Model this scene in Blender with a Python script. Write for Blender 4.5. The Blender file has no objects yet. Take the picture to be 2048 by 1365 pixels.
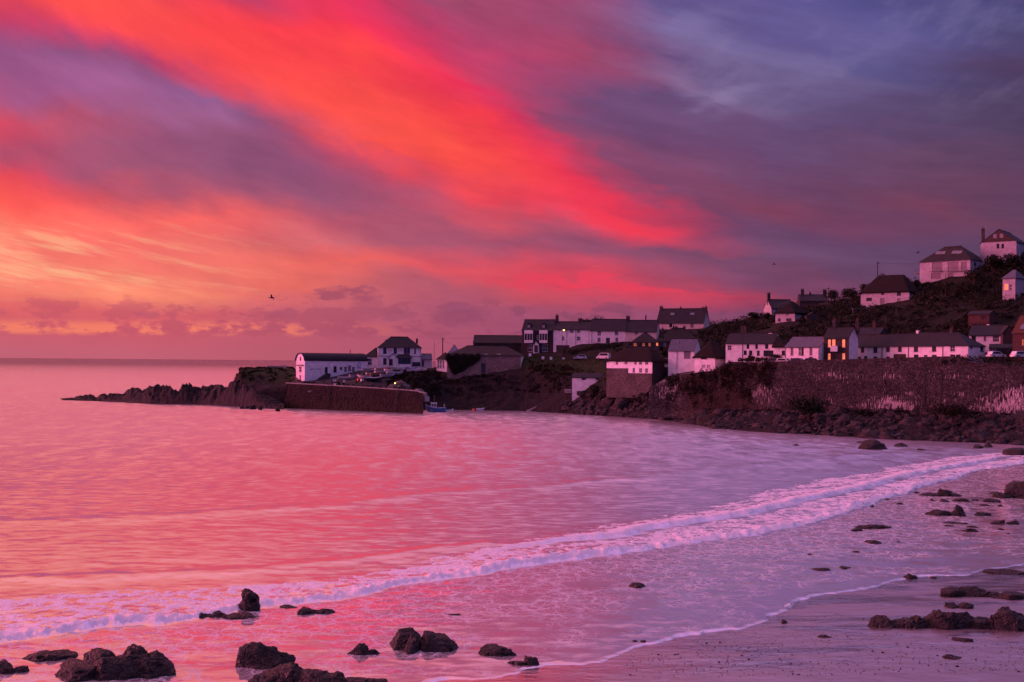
import bpy, bmesh, math, random
import numpy as np
from mathutils import Vector, Matrix

random.seed(7)
RNG = np.random.default_rng(11)
R = math.radians
SC = bpy.context.scene
COL = SC.collection

# ------------------------------------------------------------------ camera
F = 2400.0            # focal length in photo pixels (photo 2048 wide)
H = 14.5              # eye height above the sea
TILT = math.atan(0.0082)
S = 41.9
CAM = Vector((0.0, 0.0, H))
C_R = Vector((math.cos(TILT), 0, math.sin(TILT)))
C_U = Vector((-math.sin(TILT), 0, math.cos(TILT)))
C_F = Vector((0, 1, 0))
cam_data = bpy.data.cameras.new('camera')
cam_data.sensor_width = 36.0
cam_data.lens = F / 2048.0 * 36.0
cam_data.shift_y = S / 2048.0
cam_data.clip_start = 0.5
cam_data.clip_end = 250000.0
cam = bpy.data.objects.new('camera', cam_data)
COL.objects.link(cam)
M = Matrix((C_R, C_U, -C_F)).transposed().to_4x4()
M.translation = CAM
cam.matrix_world = M
SC.camera = cam

# ------------------------------------------------------------------ exposure
SC.view_settings.view_transform = 'Standard'
SC.view_settings.look = 'None'
SC.view_settings.exposure = 0.0
SC.view_settings.gamma = 1.0
SC.view_settings.use_curve_mapping = False
SC.render.engine = 'CYCLES'
SC.cycles.max_bounces = 4
SC.cycles.diffuse_bounces = 2
SC.cycles.glossy_bounces = 3
SC.cycles.use_denoising = True
SC.cycles.adaptive_threshold = 0.02
SC.cycles.adaptive_min_samples = 12
SC.cycles.sample_clamp_indirect = 4.0

# ------------------------------------------------------------------ small tools
def lin(c):
    out = []
    for v in c[:3]:
        v = v / 255.0
        out.append(v / 12.92 if v <= 0.04045 else ((v + 0.055) / 1.055) ** 2.4)
    return tuple(out) + (1.0,)

class NT:
    """terse node-tree writer"""
    def __init__(s, tree):
        s.t = tree; s.t.nodes.clear()
    def n(s, kind, **kw):
        nd = s.t.nodes.new(kind)
        for k, v in kw.items(): setattr(nd, k, v)
        return nd
    def put(s, sock, v):
        if v is None: return
        if hasattr(v, 'is_linked') or isinstance(v, bpy.types.NodeSocket): s.t.links.new(v, sock)
        else: sock.default_value = v
    def m(s, op, a, b=None, c=None, clamp=False):
        nd = s.n('ShaderNodeMath', operation=op); nd.use_clamp = clamp
        s.put(nd.inputs[0], a); s.put(nd.inputs[1], b); s.put(nd.inputs[2], c)
        return nd.outputs[0]
    def v(s, op, a, b=None, scale=None):
        nd = s.n('ShaderNodeVectorMath', operation=op)
        s.put(nd.inputs[0], a); s.put(nd.inputs[1], b)
        if scale is not None: s.put(nd.inputs[3], scale)
        return nd.outputs[1] if op in ('LENGTH', 'DOT_PRODUCT', 'DISTANCE') else nd.outputs[0]
    def sep(s, a):
        nd = s.n('ShaderNodeSeparateXYZ'); s.put(nd.inputs[0], a); return nd.outputs
    def comb(s, x, y, z):
        nd = s.n('ShaderNodeCombineXYZ')
        for i, q in enumerate((x, y, z)): s.put(nd.inputs[i], q)
        return nd.outputs[0]
    def noise(s, vec, scale=1.0, detail=4.0, rough=0.55, dist=0.0, color=False):
        nd = s.n('ShaderNodeTexNoise')
        s.put(nd.inputs['Vector'], vec); s.put(nd.inputs['Scale'], scale); s.put(nd.inputs['Detail'], detail)
        s.put(nd.inputs['Roughness'], rough); s.put(nd.inputs['Distortion'], dist)
        return nd.outputs[1] if color else nd.outputs[0]
    def voro(s, vec, scale, feature='F1', out=0):
        nd = s.n('ShaderNodeTexVoronoi', feature=feature)
        s.put(nd.inputs['Vector'], vec); s.put(nd.inputs['Scale'], scale)
        return nd.outputs[out]
    def mr(s, v, a, b, c=0.0, d=1.0, smooth=True):
        nd = s.n('ShaderNodeMapRange'); nd.interpolation_type = 'SMOOTHSTEP' if smooth else 'LINEAR'
        nd.clamp = True
        s.put(nd.inputs[0], v)
        for i, q in enumerate((a, b, c, d)): s.put(nd.inputs[i + 1], q)
        return nd.outputs[0]
    def mix(s, f, a, b, blend='MIX'):
        nd = s.n('ShaderNodeMix', data_type='RGBA', blend_type=blend)
        s.put(nd.inputs[0], f); s.put(nd.inputs[6], a); s.put(nd.inputs[7], b)
        return nd.outputs[2]
    def ramp(s, f, stops, interp='LINEAR'):
        nd = s.n('ShaderNodeValToRGB'); cr = nd.color_ramp; cr.interpolation = interp
        while len(cr.elements) < len(stops): cr.elements.new(0.5)
        for e, (p, c) in zip(cr.elements, sorted(stops, key=lambda q: q[0])):
            e.position = p; e.color = c
        s.put(nd.inputs[0], f)
        return nd.outputs[0]
    def bump(s, h, strength=0.5, dist=0.1, normal=None):
        nd = s.n('ShaderNodeBump'); s.put(nd.inputs['Strength'], strength); s.put(nd.inputs['Distance'], dist)
        s.put(nd.inputs['Height'], h); s.put(nd.inputs['Normal'], normal)
        return nd.outputs[0]

# ------------------------------------------------------------------ world: dusk sky
SUN_AZ, SUN_EL = R(-72), R(3.0)         # measured from the view axis (+Y), to the left
world = bpy.data.worlds.new('World'); SC.world = world; world.use_nodes = True
SKY_X = {
 -560: [(-400,(255,160,148)),(0,(255,162,150)),(500,(255,152,155)),(1000,(250,138,168)),(1500,(205,142,205)),(2048,(165,135,212)),(2500,(140,125,190))],
 -200: [(-400,(255,135,120)),(0,(255,150,122)),(350,(255,134,116)),(600,(252,120,122)),(850,(240,122,142)),(1100,(218,125,160)),(1400,(170,130,188)),(2048,(130,118,180)),(2500,(100,90,145))],
 0: [(-300,(170,70,105)),(0,(225,65,90)),(130,(250,78,75)),(260,(255,80,75)),(400,(240,65,85)),(540,(190,62,105)),(650,(235,55,90)),(760,(235,50,95)),(880,(165,68,108)),(1000,(160,72,108)),(1150,(165,68,108)),(1250,(155,72,112)),(1350,(98,80,135)),(1450,(105,90,150)),(1600,(95,85,145)),(1800,(85,80,140)),(2048,(75,70,120)),(2500,(75,65,110))],
 60: [(-300,(150,75,115)),(0,(190,68,115)),(130,(215,62,100)),(260,(250,75,80)),(400,(253,72,75)),(540,(250,62,75)),(700,(248,58,78)),(850,(232,45,90)),(900,(190,60,105)),(1000,(168,68,108)),(1150,(170,68,108)),(1300,(130,76,118)),(1400,(126,108,162)),(1500,(108,95,150)),(1600,(100,88,148)),(1750,(110,98,155)),(1850,(95,88,148)),(2048,(80,72,118)),(2500,(75,65,110))],
 120: [(-300,(190,75,110)),(0,(152,82,132)),(100,(160,88,140)),(200,(135,78,125)),(330,(185,65,110)),(430,(250,72,80)),(560,(255,72,75)),(700,(250,65,75)),(800,(255,72,75)),(890,(250,55,78)),(950,(215,52,95)),(1050,(180,62,105)),(1150,(175,65,105)),(1260,(165,70,105)),(1350,(105,72,120)),(1500,(120,105,155)),(1650,(122,107,158)),(1800,(95,88,145)),(2048,(85,62,100)),(2500,(75,62,105))],
 200: [(-300,(225,80,100)),(0,(185,80,120)),(150,(165,92,145)),(300,(170,98,150)),(430,(150,92,145)),(520,(230,75,95)),(640,(255,80,75)),(800,(255,78,75)),(950,(240,55,80)),(1030,(232,45,90)),(1110,(170,65,105)),(1200,(112,70,112)),(1400,(105,75,120)),(1490,(136,116,160)),(1600,(110,92,140)),(1800,(95,75,120)),(2048,(80,62,98)),(2500,(75,60,100))],
 250: [(-300,(245,80,90)),(0,(225,68,98)),(130,(205,85,112)),(280,(165,88,128)),(430,(165,100,150)),(560,(140,80,122)),(650,(230,78,92)),(760,(255,82,75)),(900,(255,78,75)),(1010,(250,55,78)),(1060,(215,50,92)),(1150,(130,70,110)),(1300,(112,72,115)),(1500,(112,78,122)),(1750,(100,75,120)),(2048,(85,65,98)),(2500,(78,60,98))],
 300: [(-300,(240,85,95)),(0,(185,80,112)),(100,(190,80,112)),(250,(165,85,120)),(400,(150,82,122)),(560,(145,82,120)),(700,(185,72,108)),(790,(255,82,75)),(950,(255,82,72)),(1060,(250,60,78)),(1150,(225,52,90)),(1250,(130,72,110)),(1450,(115,72,115)),(1650,(105,75,118)),(1850,(110,72,108)),(2048,(95,65,98)),(2500,(82,60,98))],
 350: [(-300,(255,95,85)),(0,(250,78,85)),(100,(225,72,98)),(250,(165,85,118)),(400,(155,82,118)),(560,(140,80,118)),(720,(150,78,118)),(870,(230,72,88)),(980,(255,78,75)),(1100,(248,65,78)),(1200,(235,52,85)),(1300,(140,70,108)),(1450,(125,72,110)),(1650,(115,70,108)),(1800,(115,68,102)),(2048,(108,66,98)),(2500,(88,62,98))],
 400: [(-300,(255,125,95)),(0,(255,95,85)),(130,(252,85,85)),(280,(215,85,100)),(400,(185,85,110)),(560,(160,82,115)),(720,(148,80,115)),(870,(180,78,108)),(1000,(235,72,88)),(1100,(235,65,88)),(1250,(245,55,85)),(1360,(225,55,88)),(1420,(125,70,108)),(1600,(140,68,98)),(1750,(110,68,105)),(1950,(130,66,95)),(2048,(105,65,98)),(2500,(90,62,100))],
 450: [(-300,(255,180,120)),(0,(255,138,112)),(130,(255,112,100)),(300,(255,110,102)),(450,(252,100,98)),(600,(225,95,105)),(720,(190,85,110)),(870,(165,80,110)),(1010,(215,80,98)),(1150,(175,78,108)),(1290,(250,60,85)),(1370,(235,60,88)),(1430,(140,70,108)),(1600,(110,72,112)),(1800,(125,68,105)),(2048,(110,65,98)),(2500,(92,62,100))],
 500: [(-300,(255,175,125)),(0,(255,148,120)),(130,(252,122,110)),(300,(248,112,106)),(450,(245,115,108)),(600,(225,100,108)),(700,(215,105,115)),(850,(170,85,112)),(1024,(165,78,108)),(1200,(150,75,108)),(1400,(130,75,110)),(1650,(115,78,118)),(1850,(105,72,112)),(2048,(100,66,102)),(2500,(90,62,100))],
 550: [(-300,(252,150,112)),(0,(250,132,112)),(130,(248,128,112)),(300,(250,130,110)),(450,(244,118,108)),(600,(244,114,104)),(750,(238,100,98)),(900,(225,85,98)),(1050,(215,75,95)),(1200,(215,70,95)),(1350,(180,70,100)),(1550,(140,75,112)),(1750,(110,68,105)),(2048,(100,66,102)),(2500,(90,62,100))],
 580: [(-300,(238,120,108)),(0,(236,112,106)),(200,(246,128,110)),(350,(250,140,112)),(500,(238,114,108)),(650,(235,108,102)),(800,(200,95,108)),(950,(180,85,108)),(1100,(195,80,100)),(1300,(220,70,95)),(1500,(195,65,95)),(1700,(135,68,105)),(2048,(110,66,102)),(2500,(92,62,100))],
 620: [(-300,(225,105,105)),(0,(225,100,105)),(200,(222,98,105)),(400,(215,95,108)),(600,(200,95,112)),(800,(185,90,112)),(1000,(170,82,112)),(1200,(165,78,112)),(1400,(150,75,112)),(1600,(130,70,108)),(2048,(115,66,102)),(2500,(95,64,100))],
 665: [(-300,(208,95,110)),(0,(205,92,110)),(300,(205,92,110)),(600,(195,90,112)),(900,(180,85,112)),(1200,(160,78,112)),(1600,(130,70,108)),(2048,(115,66,102)),(2500,(95,64,100))],
 712: [(-300,(195,98,118)),(0,(195,98,118)),(300,(198,98,118)),(600,(190,92,112)),(900,(175,85,112)),(1200,(150,78,112)),(2048,(115,66,102)),(2500,(95,64,100))],
}
w = NT(world.node_tree)
gen = w.n('ShaderNodeTexCoord').outputs['Generated']
dx, dy, dz = w.sep(w.v('NORMALIZE', gen))
hl = w.m('SQRT', w.m('MAXIMUM', w.m('ADD', w.m('MULTIPLY', dx, dx), w.m('MULTIPLY', dy, dy)), 1e-5))
az = w.m('ARCTAN2', dx, dy)
ca = w.m('MAXIMUM', w.m('DIVIDE', dy, hl), 0.87)
vv = w.m('DIVIDE', w.m('DIVIDE', dz, hl), ca)
# cloud flow: streaks fall to the right on the left half and climb on the right half
q = w.m('MULTIPLY', dz, w.m('ADD', 1.0, w.m('SUBTRACT', w.m('MULTIPLY', dx, 1.2), w.m('MULTIPLY', w.m('MULTIPLY', dx, dx), 0.3))))
fl = w.comb(dx, dy, q)
n1 = w.noise(w.v('MULTIPLY', fl, (5, 5, 15)), 1.0, 3, 0.55, 0.0, color=True)
n1x, n1y, n1z = w.sep(n1)
n2 = w.noise(w.v('MULTIPLY', fl, (18, 18, 46)), 1.0, 4, 0.62, 0.0, color=True)
n2x, n2y, n2z = w.sep(n2)
azw = w.m('ADD', w.m('ADD', az, 0.022), w.m('ADD', w.m('MULTIPLY', w.m('SUBTRACT', n1x, 0.5), 0.10), w.m('MULTIPLY', w.m('SUBTRACT', n2x, 0.5), 0.035)))
damp = w.mr(vv, 0.0, 0.09, 0.25, 1.0)
vw = w.m('ADD', vv, w.m('MULTIPLY', damp, w.m('ADD', w.m('MULTIPLY', w.m('SUBTRACT', n1y, 0.5), 0.055), w.m('MULTIPLY', w.m('SUBTRACT', n2y, 0.5), 0.028))))
# the cloud deck lies aslant: sheets run from upper left to lower right, so azimuth is read along that slant
SHR = 2.1; USPAN = 2 * math.pi + 1.6
u = w.m('DIVIDE', w.m('ADD', w.m('ADD', azw, math.pi), w.m('MULTIPLY', w.m('MINIMUM', w.m('MAXIMUM', vw, 0.0), 0.6), SHR)), USPAN)
u0 = w.m('ADD', w.m('DIVIDE', azw, 2 * math.pi), 0.5)
def upos(a, e): return (a + math.pi + SHR * min(max(e, 0.0), 0.6)) / USPAN
DUSK = {True: (150, 92, 140), False: (92, 72, 118)}
cur = None; prev = None
for py in sorted(SKY_X, reverse=True):
    e = (724.4 - py) / F
    st = [(upos(math.atan((px - 1024) / F), e), lin(c)) for px, c in SKY_X[py]]
    low = py > 100
    st += [(upos(a, e), c) for a, c in [(-math.pi, lin((88, 78, 160))), (-2.7, lin((92, 78, 152))), (R(-130), lin((120, 74, 116))),
           (R(-105), lin((165, 80, 112))),
           (R(-72), lin((250, 128, 108) if low else (235, 96, 104))),
           (R(-42), lin((255, 150, 112) if low else (248, 100, 98))),
           (R(45), lin((86, 66, 108))), (R(110), lin((84, 74, 150))), (math.pi, lin((88, 78, 160)))]]
    row = w.ramp(u, st)
    cur = row if cur is None else w.mix(w.mr(vw, prev, e, smooth=False), cur, row)
    prev = e
# unseen overhead sky: violet, warm toward the glow, brightened to light foam and walls
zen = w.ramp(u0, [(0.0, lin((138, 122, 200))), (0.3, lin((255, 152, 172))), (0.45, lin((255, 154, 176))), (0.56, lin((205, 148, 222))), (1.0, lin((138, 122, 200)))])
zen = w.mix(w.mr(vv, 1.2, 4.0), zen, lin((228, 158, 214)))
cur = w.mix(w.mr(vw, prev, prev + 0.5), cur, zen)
# wisps: bright filaments and darker furrows in the cloud sheet
wisp = w.noise(w.v('MULTIPLY', fl, (12, 12, 70)), 1.0, 4, 0.6)
gain = w.m('ADD', w.m('MULTIPLY', w.m('SUBTRACT', wisp, 0.5), 0.40), w.m('ADD', w.m('MULTIPLY', w.m('SUBTRACT', n1z, 0.5), 0.32), w.m('MULTIPLY', w.m('SUBTRACT', n2z, 0.5), 0.34)))
gain = w.m('MULTIPLY', gain, w.mr(vv, 0.0, 0.06, 0.2, 1.0))
cur = w.mix(1.0, cur, w.comb(w.m('ADD', gain, 1.0), w.m('ADD', w.m('MULTIPLY', gain, 1.15), 1.0), w.m('ADD', w.m('MULTIPLY', gain, 0.9), 1.0)), 'MULTIPLY')
# pale feathers lit from below, low in the glow
fea = w.noise(w.v('MULTIPLY', fl, (9, 9, 150)), 1.0, 4, 0.65)
fmask = w.m('MULTIPLY', w.mr(fea, 0.47, 0.68), w.m('MULTIPLY', w.mr(vv, 0.045, 0.06), w.mr(vv, 0.135, 0.085)))
fmask = w.m('MULTIPLY', fmask, w.mr(az, R(-8), R(-23)))
cur = w.mix(w.m('MULTIPLY', fmask, 0.66), cur, lin((255, 192, 146)))
# high pale wisps in the blue gap
hw = w.noise(w.v('MULTIPLY', w.comb(dx, dy, w.m('SUBTRACT', dz, w.m('MULTIPLY', dx, 0.42))), (13, 13, 26)), 1.0, 4, 0.6)
hm = w.m('MULTIPLY', w.mr(hw, 0.52, 0.72), w.m('MULTIPLY', w.mr(vv, 0.185, 0.24), w.mr(az, R(6), R(10))))
cur = w.mix(w.m('MULTIPLY', hm, 0.14), cur, lin((168, 150, 195)))
# small cumulus standing on the horizon haze
cu = w.noise(w.comb(w.m('MULTIPLY', az, 34.0), w.m('MULTIPLY', vv, 75.0), 3.7), 1.0, 4, 0.62)
band = w.m('MULTIPLY', w.mr(vv, 0.012, 0.026), w.mr(vv, 0.064, 0.040))
cm = w.mr(w.m('ADD', cu, w.m('MULTIPLY', band, 0.16)), 0.63, 0.72)
cm = w.m('MULTIPLY', cm, band)
cur = w.mix(w.m('MULTIPLY', cm, 0.62), cur, w.mix(w.mr(az, R(-22), R(8)), lin((196, 86, 106)), lin((126, 66, 100))))
rim = w.m('MULTIPLY', w.m('MULTIPLY', w.mr(vv, 0.018, 0.023), w.mr(vv, 0.035, 0.026)), w.mr(cu, 0.52, 0.40))
rim = w.m('MULTIPLY', rim, w.mr(az, R(-3), R(-14)))
cur = w.mix(w.m('MULTIPLY', rim, 0.85), cur, lin((250, 130, 105)))
def puff(px, py, hw_, hh, col, k, sl=0.0, nz=None, na=5.5, e1=0.2):
    global cur
    ux = w.m('DIVIDE', w.m('SUBTRACT', azw, math.atan((px - 1024) / F)), hw_ / F)
    uy = w.m('DIVIDE', w.m('SUBTRACT', w.m('SUBTRACT', vw, (724.4 - py) / F), w.m('MULTIPLY', w.m('SUBTRACT', azw, math.atan((px - 1024) / F)), sl)), hh / F)
    d = w.m('ADD', w.m('ADD', w.m('MULTIPLY', ux, ux), w.m('MULTIPLY', uy, uy)), w.m('MULTIPLY', w.m('SUBTRACT', nz or cu, 0.5), na))
    cur = w.mix(w.mr(d, 1.2, e1, 0.0, k), cur, lin(col))
puff(712, 596, 70, 13, (158, 74, 104), 0.75)
puff(768, 622, 46, 22, (172, 82, 108), 0.6)
puff(1000, 632, 62, 20, (146, 72, 106), 0.6)
puff(585, 632, 50, 14, (172, 80, 108), 0.7)
puff(330, 617, 24, 12, (190, 88, 110), 0.7)
puff(850, 632, 44, 14, (158, 78, 108), 0.5)
puff(1440, 68, 80, 46, (138, 122, 172), 0.36, 0.3, hw, 2.2, -0.6); puff(1530, 196, 62, 26, (158, 136, 180), 0.5, 0.4, hw, 3.0, -0.6)
puff(1680, 128, 190, 26, (132, 118, 170), 0.36, 0.5, hw, 2.2, -0.6); puff(1600, 225, 120, 14, (126, 104, 150), 0.4, 0.2, hw, 2.2, -0.6)
puff(1270, 566, 290, 9, (240, 62, 92), 0.85, -0.03, wisp, 2.5, -0.4); puff(1300, 432, 120, 22, (248, 58, 84), 0.7, -0.12, n2z, 2.5, -0.4)
sky = w.n('ShaderNodeTexSky', sky_type='NISHITA')
sky.sun_disc = False; sky.sun_elevation = SUN_EL; sky.sun_rotation = SUN_AZ
gn_ = w.m('MULTIPLY', w.mr(vv, 0.30, 0.65, 1.0, 1.25), w.m('SUBTRACT', 1.0, w.m('MULTIPLY', w.mr(az, R(5), R(14), 0.0, 0.10), w.mr(vv, 0.30, 0.24))))  # added gain: unseen sky overhead brightened to lift the sea; right side slightly darker
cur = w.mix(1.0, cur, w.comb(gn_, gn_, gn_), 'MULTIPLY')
below = w.mr(dz, -0.02, -0.12)
cur = w.mix(below, cur, lin((88, 52, 78)))
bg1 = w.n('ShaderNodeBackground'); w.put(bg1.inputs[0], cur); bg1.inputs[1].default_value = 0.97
bg2 = w.n('ShaderNodeBackground'); w.put(bg2.inputs[0], sky.outputs[0]); bg2.inputs[1].default_value = 0.003
ad = w.n('ShaderNodeAddShader'); w.put(ad.inputs[0], bg1.outputs[0]); w.put(ad.inputs[1], bg2.outputs[0])
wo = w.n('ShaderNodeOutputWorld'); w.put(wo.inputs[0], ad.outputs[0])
world.cycles.sampling_method = 'MANUAL'; world.cycles.sample_map_resolution = 512

# ------------------------------------------------------------------ sun: the last red glow from the left
sl = bpy.data.lights.new('sun', 'SUN'); sl.energy = 5.0; sl.angle = R(35); sl.color = (1.0, 0.20, 0.40)
sun = bpy.data.objects.new('sun', sl); COL.objects.link(sun)
sd = Vector((math.sin(R(-84)) * math.cos(R(9)), math.cos(R(-84)) * math.cos(R(9)), math.sin(R(9))))
sun.rotation_euler = (-sd).to_track_quat('-Z', 'Y').to_euler()

# ------------------------------------------------------------------ geometry tools
def ray(px, py): return C_F + C_R * ((px - 1024) / F) + C_U * ((682.5 + S - py) / F)
def P(px, py, D): return CAM + ray(px, py) * D
def zat(px, py, D): return P(px, py, D).z
def ground(px, py, z=0.0):
    d = ray(px, py); return CAM + d * ((z - H) / d.z)

def h3(i, j, k, seed):
    i = i.astype(np.uint32); j = j.astype(np.uint32); k = k.astype(np.uint32)
    n = i * np.uint32(374761393) + j * np.uint32(668265263) + k * np.uint32(2246822519) + np.uint32((seed * 3266489917) & 0xffffffff)
    n = (n ^ (n >> np.uint32(13))) * np.uint32(1274126177)
    n = (n ^ (n >> np.uint32(15))) * np.uint32(2654435761)
    return ((n ^ (n >> np.uint32(16))) / 4294967295.0)
def vnoise(p, seed=0):
    f = np.floor(p); t = p - f; i = f.astype(np.int64)
    t = t * t * t * (t * (t * 6 - 15) + 10)
    x, y, z = i[:, 0], i[:, 1], i[:, 2]; a, b, c = t[:, 0], t[:, 1], t[:, 2]
    L = lambda p0, p1, s: p0 + (p1 - p0) * s
    g = lambda ox, oy, oz: h3(x + ox, y + oy, z + oz, seed)
    return L(L(L(g(0,0,0), g(1,0,0), a), L(g(0,1,0), g(1,1,0), a), b), L(L(g(0,0,1), g(1,0,1), a), L(g(0,1,1), g(1,1,1), a), b), c) * 2 - 1
def fbm(p, oct=4, seed=0, gain=0.5, lac=2.03):
    s = np.zeros(len(p)); a = 1.0; tot = 0
    for o in range(oct):
        s += a * vnoise(p * (lac ** o) + 17.3 * o, seed + o); tot += a; a *= gain
    return s / tot
def ridged(p, oct=4, seed=0):
    s = np.zeros(len(p)); a = 1.0; tot = 0
    for o in range(oct):
        s += a * (1 - np.abs(vnoise(p * (2.1 ** o) + 9.1 * o, seed + o))); tot += a; a *= 0.5
    return s / tot * 2 - 1
def sstep(a, b, x):
    t = np.clip((x - a) / (b - a), 0, 1); return t * t * (3 - 2 * t)
def polydist(xy, poly):
    """signed distance to a polyline; positive to its left (walking along it)"""
    best = np.full(len(xy), 1e18); sg = np.ones(len(xy)); tt = np.zeros(len(xy)); acc = 0.0
    for k in range(len(poly) - 1):
        a = poly[k]; d = poly[k + 1] - a; L = float(np.hypot(*d))
        r = xy - a; t = np.clip((r @ d) / (L * L), 0, 1)
        e = r - t[:, None] * d; q = (e ** 2).sum(1)
        cr = d[0] * r[:, 1] - d[1] * r[:, 0]
        mk = q < best
        best = np.where(mk, q, best); sg = np.where(mk, np.sign(cr), sg); tt = np.where(mk, acc + t * L, tt); acc += L
    return np.sqrt(best) * np.where(sg == 0, 1, sg), tt

class MB:
    def __init__(s): s.vs = []; s.fs = []
    def add(s, vs, fs):
        o = len(s.vs); s.vs += [tuple(v) for v in vs]; s.fs += [tuple(i + o for i in f) for f in fs]; return s
    def box(s, x0, x1, y0, y1, z0, z1):
        return s.add([(x0,y0,z0),(x1,y0,z0),(x1,y1,z0),(x0,y1,z0),(x0,y0,z1),(x1,y0,z1),(x1,y1,z1),(x0,y1,z1)],
                     [(0,3,2,1),(4,5,6,7),(0,1,5,4),(1,2,6,5),(2,3,7,6),(3,0,4,7)])
    def obox(s, o, du, dn, u0, u1, n0, n1, z0, z1):
        """box in a wall frame: du along the wall, dn into it"""
        o = Vector(o); du = Vector(du); dn = Vector(dn); k = Vector((0, 0, 1))
        vs = [o + du*a + dn*b + k*c for c in (z0, z1) for a, b in ((u0,n0),(u1,n0),(u1,n1),(u0,n1))]
        return s.add(vs, [(0,3,2,1),(4,5,6,7),(0,1,5,4),(1,2,6,5),(2,3,7,6),(3,0,4,7)])
    def tube(s, p0, p1, r0, r1=None, n=6):
        r1 = r0 if r1 is None else r1
        p0 = Vector(p0); p1 = Vector(p1); d = (p1 - p0).normalized()
        a = d.orthogonal().normalized(); b = d.cross(a)
        vs = []
        for p, r in ((p0, r0), (p1, r1)):
            vs += [p + (a * math.cos(2*math.pi*i/n) + b * math.sin(2*math.pi*i/n)) * r for i in range(n)]
        fs = [(i, (i+1) % n, n + (i+1) % n, n + i) for i in range(n)] + [tuple(range(n))[::-1], tuple(range(n, 2*n))]
        return s.add(vs, fs)
    def build(s, name, mat, parent=None, smooth=False):
        me = bpy.data.meshes.new(name); me.from_pydata(s.vs, [], s.fs); me.update()
        return mesh_obj(name, me, mat, parent, smooth)
def mesh_obj(name, me, mat, parent=None, smooth=False):
    if mat is not None and not len(me.materials): me.materials.append(MAT[mat] if isinstance(mat, str) else mat)
    if smooth: me.polygons.foreach_set('use_smooth', [True] * len(me.polygons))
    o = bpy.data.objects.new(name, me); COL.objects.link(o)
    if parent is not None: o.parent = parent
    return o
def np_mesh(name, V, Fq):
    """fast mesh from numpy arrays (faces all of one size)"""
    me = bpy.data.meshes.new(name); k = Fq.shape[1]
    me.vertices.add(len(V)); me.vertices.foreach_set('co', np.ascontiguousarray(V, dtype=np.float32).ravel())
    me.loops.add(Fq.size); me.loops.foreach_set('vertex_index', np.ascontiguousarray(Fq, dtype=np.int32).ravel())
    me.polygons.add(len(Fq)); me.polygons.foreach_set('loop_start', np.arange(0, Fq.size, k, dtype=np.int32))
    me.update(calc_edges=True)
    return me
def attr(me, name, val):
    a = me.attributes.new(name, 'FLOAT', 'POINT'); a.data.foreach_set('value', np.ascontiguousarray(val, dtype=np.float32))
def grid_faces(nr, nc):
    i = np.arange(nr * nc).reshape(nr, nc)
    return np.stack([i[:-1, :-1], i[:-1, 1:], i[1:, 1:], i[1:, :-1]], -1).reshape(-1, 4)
def tag(o, label, cat=None, group=None, kind=None):
    if label: o['label'] = label
    if cat: o['category'] = cat
    if group: o['group'] = group
    if kind: o['kind'] = kind
    return o
def empty(name, loc, rz=0.0):
    o = bpy.data.objects.new(name, None); COL.objects.link(o); o.location = loc; o.rotation_euler = (0, 0, rz)
    o.empty_display_size = 0.5
    return o

# ------------------------------------------------------------------ materials
MAT = {}
def mat(name):
    m = bpy.data.materials.new(name); m.use_nodes = True; MAT[name] = m
    return NT(m.node_tree)
def finish(t, shader):
    o = t.n('ShaderNodeOutputMaterial'); t.put(o.inputs[0], shader)
def princ(t, color, rough=0.8, spec=0.3, normal=None, metal=0.0):
    p = t.n('ShaderNodeBsdfPrincipled')
    t.put(p.inputs['Base Color'], color); t.put(p.inputs['Roughness'], rough)
    t.put(p.inputs['Specular IOR Level'], spec); t.put(p.inputs['Normal'], normal); t.put(p.inputs['Metallic'], metal)
    return p.outputs[0]
def rgba(c): return (c[0], c[1], c[2], 1.0)
def simple(name, c, c2=None, scale=3.0, rough=0.8, spec=0.3, bump=0.0, bscale=None, stretch=(1, 1, 1), metal=0.0):
    t = mat(name); pos = t.n('ShaderNodeNewGeometry').outputs['Position']
    v = t.v('MULTIPLY', pos, stretch)
    n = t.noise(v, scale, 5, 0.6)
    col = t.mix(t.mr(n, 0.32, 0.68), rgba(c), rgba(c2 or tuple(k * 0.75 for k in c)))
    nm = t.bump(t.noise(v, bscale or scale * 4, 4, 0.6), 0.6, bump) if bump else None
    finish(t, princ(t, col, rough, spec, nm, metal))
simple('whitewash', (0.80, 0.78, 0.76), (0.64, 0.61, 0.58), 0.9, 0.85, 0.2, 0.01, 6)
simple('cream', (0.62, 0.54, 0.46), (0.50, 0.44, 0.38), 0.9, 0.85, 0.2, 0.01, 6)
simple('whitewash_shaded', (0.40, 0.38, 0.38), (0.30, 0.29, 0.29), 0.9, 0.85, 0.2, 0.01, 6)  # whitewash for the hill houses, their dimmer light put into the colour
simple('greywash', (0.55, 0.53, 0.53), (0.44, 0.42, 0.42), 0.9, 0.85, 0.2, 0.01, 6)
simple('thatch', (0.023, 0.018, 0.016), (0.012, 0.010, 0.009), 2.2, 0.95, 0.1, 0.12, 9, (1, 1, 0.5))
simple('timber', (0.070, 0.052, 0.042), (0.04, 0.03, 0.025), 2.0, 0.8, 0.2, 0.01, 8)
simple('dark_paint', (0.035, 0.034, 0.038), None, 2.0, 0.5, 0.4)
simple('white_paint', (0.78, 0.77, 0.75), (0.68, 0.66, 0.64), 3.0, 0.5, 0.4)
simple('wood_frame', (0.22, 0.12, 0.06), (0.16, 0.09, 0.05), 3.0, 0.6, 0.3)
simple('concrete', (0.30, 0.27, 0.25), (0.20, 0.18, 0.17), 0.8, 0.9, 0.2, 0.02, 4)
simple('brick', (0.10, 0.05, 0.04), (0.065, 0.035, 0.03), 2.5, 0.9, 0.2, 0.02, 8)
simple('brick_dark', (0.075, 0.045, 0.045), (0.05, 0.032, 0.032), 2.5, 0.9, 0.2, 0.02, 8)
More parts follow.
